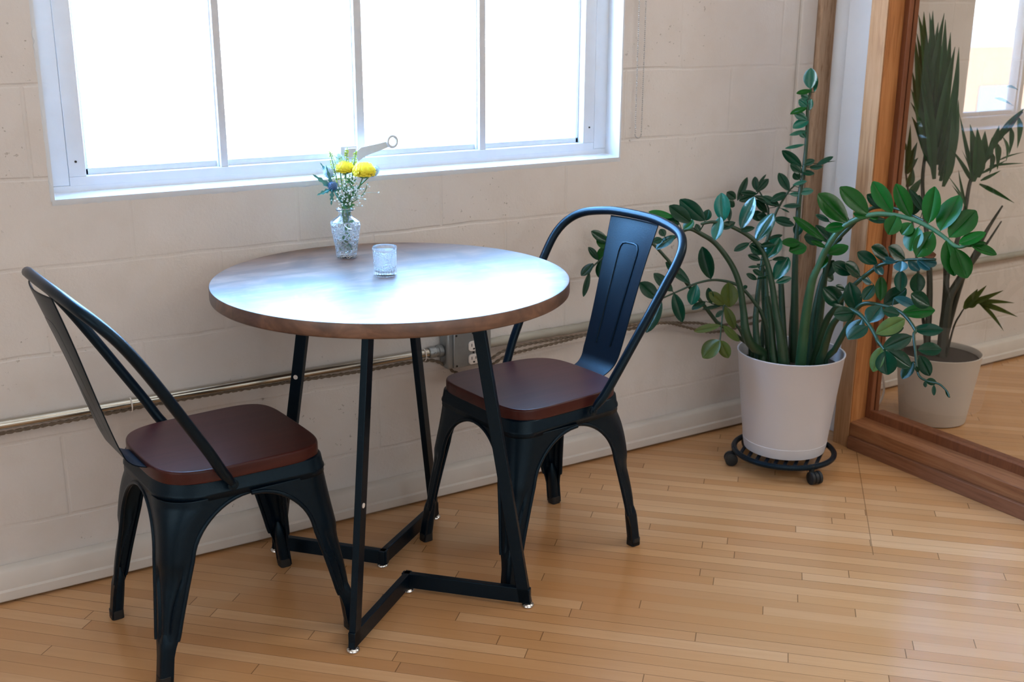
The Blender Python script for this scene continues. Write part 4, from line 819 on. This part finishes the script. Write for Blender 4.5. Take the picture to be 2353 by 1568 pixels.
pl = thing('potted_zz_plant', PC + Vector((0, 0, .0585)), 'large glossy leaved plant in a white plastic pot right of the chairs', 'plant'); og = pl.location
PZ = .0585
b = MB(); b.lathe([(.0001, PZ), (.112, PZ), (.121, PZ + .004), (.1235, PZ + .016), (.1265, PZ + .034), (.1268, PZ + .0355), (.1255, PZ + .0365)], 72, PC); b.build('saucer', M['pot'], pl, org=og, ang=40)
b = MB(); b.lathe([(.0001, PZ + .03), (.124, PZ + .03), (.1262, PZ + .0372), (.1565, PZ + .304), (.1585, PZ + .3065), (.1585, PZ + .3095), (.1565, PZ + .3105), (.154, PZ + .309), (.150, PZ + .262), (.0001, PZ + .262)], 96, PC); b.build('pot', M['pot'], pl, org=og, ang=40)
b = MB(); b.lathe([(.0001, .2655 + PZ), (.1495, .264 + PZ)], 48, PC); b.build('soil', M['soil'], pl, org=og)
def zz_leaf(b, B, T, N, w, rnd):
    ax = T - B; L = ax.length
    if L < 1e-4: return
    ax.normalize(); s_ = ax.cross(N).normalized(); N = s_.cross(ax).normalized(); nl = 10; rings = []
    cur = rnd.uniform(-.06, .12); tw = rnd.uniform(-.25, .25); fo = rnd.uniform(.08, .26); asym = rnd.uniform(-.08, .08)
    for i in range(nl + 1):
        t = i/nl
        prof = (math.sin(PI*min(1., t**1.08))**.58 if 0 < t < 1 else 0)
        ww = w/2*max(.045 if t < .5 else .10, prof); c = B + ax*L*t - N*L*cur*(t*t - t)*-1.0 - N*L*.06*t*t
        s2 = (s_*math.cos(tw*t) + N*math.sin(tw*t)); n2 = (N*math.cos(tw*t) - s_*math.sin(tw*t)); r = []
        for q in (-1, -.72, -.38, -.06, 0, .06, .38, .72, 1):
            r.append(c + s2*ww*(q + asym*(1 - q*q)) + n2*ww*(fo*abs(q)**1.25 - (.05 if abs(q) < .03 else 0) - .10*abs(q)**4))
        rings.append(r)
    b.loft(rings, closed=False, cap=False)
def build_frond(fr, root, og, idx):
    name, r0, r1, pts, leaves_ = fr; P_ = [Vector(p)/1000 for p in pts]; rnd = random.Random(idx)
    base = P_[0]; dx = base.xy - PC.xy                      # keep the foot of the stalk inside the pot
    if dx.length > .118: base = Vector((*(PC.xy + dx.normalized()*.118), base.z)); 
    P_[0] = Vector((base.x, base.y, .318))
    c = catmull(P_, 6)
    for q in c:                                             # stalks stand inside the rim before they lean out
        if q.z > .50: break
        d = q.xy - PC.xy; lim = .124 if q.z < .385 else lerp(.124, .6, min(1, (q.z - .385)/.25))
        if d.length > lim: d = d.normalized()*lim; q.x, q.y = PC.x + d.x, PC.y + d.y
    n = len(c); rr = []; r0, r1 = r0*1.22, r1*1.1
    for i in range(n):
        t = i/(n - 1); rr.append(lerp(r0/1e4, r1/1e4, t**.8)*(1 + .35*(1 - sstep(0, .25, t))))
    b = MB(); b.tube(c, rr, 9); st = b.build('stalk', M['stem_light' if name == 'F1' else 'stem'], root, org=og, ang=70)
    byk = {}
    for l in leaves_: byk.setdefault(l[10], []).append(l)
    for k, ls in byk.items():
        b = MB()
        for l in ls:
            B, T, N = Vector(l[0:3])/1000, Vector(l[3:6])/1000, Vector(l[6:9])/100
            near = min(c, key=lambda q: (q - B).length)
            zz_leaf(b, B, T, N, l[9]/1000, rnd)
            if .004 < (near - B).length < .06: b.tube([near, near.lerp(B, .5) + Vector((0,0,-.001)), B], .0011, 5)
        b.build('leaflets', M[k], st, org=og, ang=50)
for i, fr in enumerate(FRONDS): build_frond(fr, pl, og, i)

# ------------------------------------------------------------------ palm behind the glass
QC = Vector((3.158, -.285, 0))
pm = thing('potted_palm', QC, 'slender palm in a beige pot on the floor behind the glass', 'plant'); og = QC
b = MB(); b.lathe([(.0001, 0), (.100, 0), (.108, .004), (.138, .236), (.139, .241), (.136, .242), (.132, .238), (.129, .222), (.0001, .222)], 64, QC); b.build('pot', M['pot_beige'], pm, org=og)
b = MB(); b.lathe([(.0001, .2265), (.1288, .2245)], 40, QC); b.build('soil', M['soil'], pm, org=og)
for i, (r0, r1, S, bl) in enumerate(PALM):
    P_ = [Vector(p)/1000 for p in S]; d = P_[0].xy - QC.xy
    if d.length > .1: P_[0] = Vector((*(QC.xy + d.normalized()*.1), P_[0].z))
    P_[0].z = .22
    c = catmull(P_, 5); b = MB(); b.tube(c, [lerp(r0, r1, k/(len(c) - 1))/1e4 for k in range(len(c))], 7); st = b.build('stalk', M['palm_stem'], pm, org=og)
    if bl:
        b = MB(); rnd = random.Random(i)
        for B, T, w in bl:
            B, T = Vector(B)/1000, Vector(T)/1000; s_ = (T - B).length; N = Vector((-.55 + rnd.uniform(-.6,.5), -.7 + rnd.uniform(-.3,.4), .25 + rnd.uniform(-.4,.5)))
            ax = (T - B).normalized(); sd = ax.cross(N).normalized(); N = sd.cross(ax); rings = []
            for k in range(11):
                t = k/10; ww = w/2e4*(min(1, .35 + t*3) if t < .25 else 1)*(1 - max(0, (t - .35)/.65)**1.4*.97)
                q = B + ax*s_*t + N*s_*.05*math.sin(PI*t)
                rings.append([q - sd*ww + N*ww*.8, q, q + sd*ww + N*ww*.8])
            b.loft(rings, closed=False, cap=False)
        b.build('frond', M['palm_new' if i == len(PALM) - 1 else 'palm'], st, org=og, ang=50)

# loops of pale cable on the floor beside the palm pot
b = MB()
for k in range(4):
    R_ = .092 - .011*k; c = Vector((3.035 + .004*k, -.088 + .007*(k % 2), .0045 + R_ + .004*k))
    b.tube([c + Vector((R_*math.cos(a), .006*math.sin(2*a + k) + .03*math.sin(a), R_*math.sin(a))) for a in [2*PI*i/48 for i in range(48)]], .0042, 7, True)
tag(b.build('cable_coil', M['plastic'], org=(2.9, -.10, 0)), 'pale coiled cable leaning behind the partition post beside the palm', 'cable')

# ------------------------------------------------------------------ light
w = bpy.data.worlds.new('World'); sc.world = w; w.use_nodes = True
wt = w.node_tree; bg = wt.nodes['Background']
tc = wt.nodes.new('ShaderNodeTexCoord'); sx = wt.nodes.new('ShaderNodeSeparateXYZ'); wt.links.new(tc.outputs['Generated'], sx.inputs[0])
rp = wt.nodes.new('ShaderNodeValToRGB'); el = rp.color_ramp.elements        # clear sky: pale horizon, deeper blue overhead
while len(el) < len(SKYRAMP): el.new(.5)
for i, (p_, c_) in enumerate(SKYRAMP): el[i].position = p_; el[i].color = (*[q/20 for q in c_], 1)
wt.links.new(sx.outputs[2], rp.inputs[0]); wt.links.new(rp.outputs[0], bg.inputs[0]); bg.inputs[1].default_value = SKYK
def sun(e, direction, ang=.6, c=(1, .95, .88)):
    l = bpy.data.lights.new('sun', 'SUN'); l.energy = e; l.angle = math.radians(ang); l.color = c
    o = bpy.data.objects.new('sun', l); col.objects.link(o); o.rotation_euler = Vector(direction).to_track_quat('-Z', 'Y').to_euler(); o.location = (0, -4, 9)
sun(SUN, (.35, 1, -.75))
def area(name, loc, d, sx, sy, p, c):
    l = bpy.data.lights.new(name, 'AREA'); l.shape = 'RECTANGLE'; l.size = sx; l.size_y = sy; l.energy = p; l.color = c
    o = bpy.data.objects.new(name, l); col.objects.link(o); o.location = loc; o.rotation_euler = Vector(d).to_track_quat('-Z', 'Y').to_euler(); return l
for l in LIGHTS: area(*l)
for nm, q in (('portal', W1),):
    l = area(nm, ((q[0] + q[1])/2, WY + .19, (q[2] + q[3])/2), (0, -1, 0), q[1] - q[0], q[3] - q[2], 1, (1,1,1)); l.cycles.is_portal = True

# ------------------------------------------------------------------ camera
yaw, pit, rol = 1.0139228490073258, .282865511870721, .004176049301246832
fwd = Vector((math.cos(yaw)*math.cos(pit), math.sin(yaw)*math.cos(pit), -math.sin(pit))); rt = fwd.cross(Vector((0,0,1))).normalized(); up = rt.cross(fwd)
r2 = rt*math.cos(rol) + up*math.sin(rol); u2 = -rt*math.sin(rol) + up*math.cos(rol)
cam = bpy.data.cameras.new('camera'); cam.lens = 2579.6/2353*36; cam.sensor_width = 36; cam.clip_start = .05; cam.clip_end = 200
co = bpy.data.objects.new('camera', cam); col.objects.link(co)
co.matrix_world = Matrix(((r2.x, u2.x, -fwd.x, 0), (r2.y, u2.y, -fwd.y, -2.6154982), (r2.z, u2.z, -fwd.z, 1.33), (0,0,0,1)))
cam.dof.use_dof = True; cam.dof.focus_distance = 2.6; cam.dof.aperture_fstop = 5.0
sc.camera = co
vs = sc.view_settings; vs.view_transform = 'Standard'; vs.look = 'None'; vs.exposure = EXPO; vs.gamma = 1; vs.use_curve_mapping = False
sc.cycles.max_bounces = 14; sc.cycles.transparent_max_bounces = 16; sc.cycles.transmission_bounces = 12; sc.cycles.sample_clamp_indirect = 12
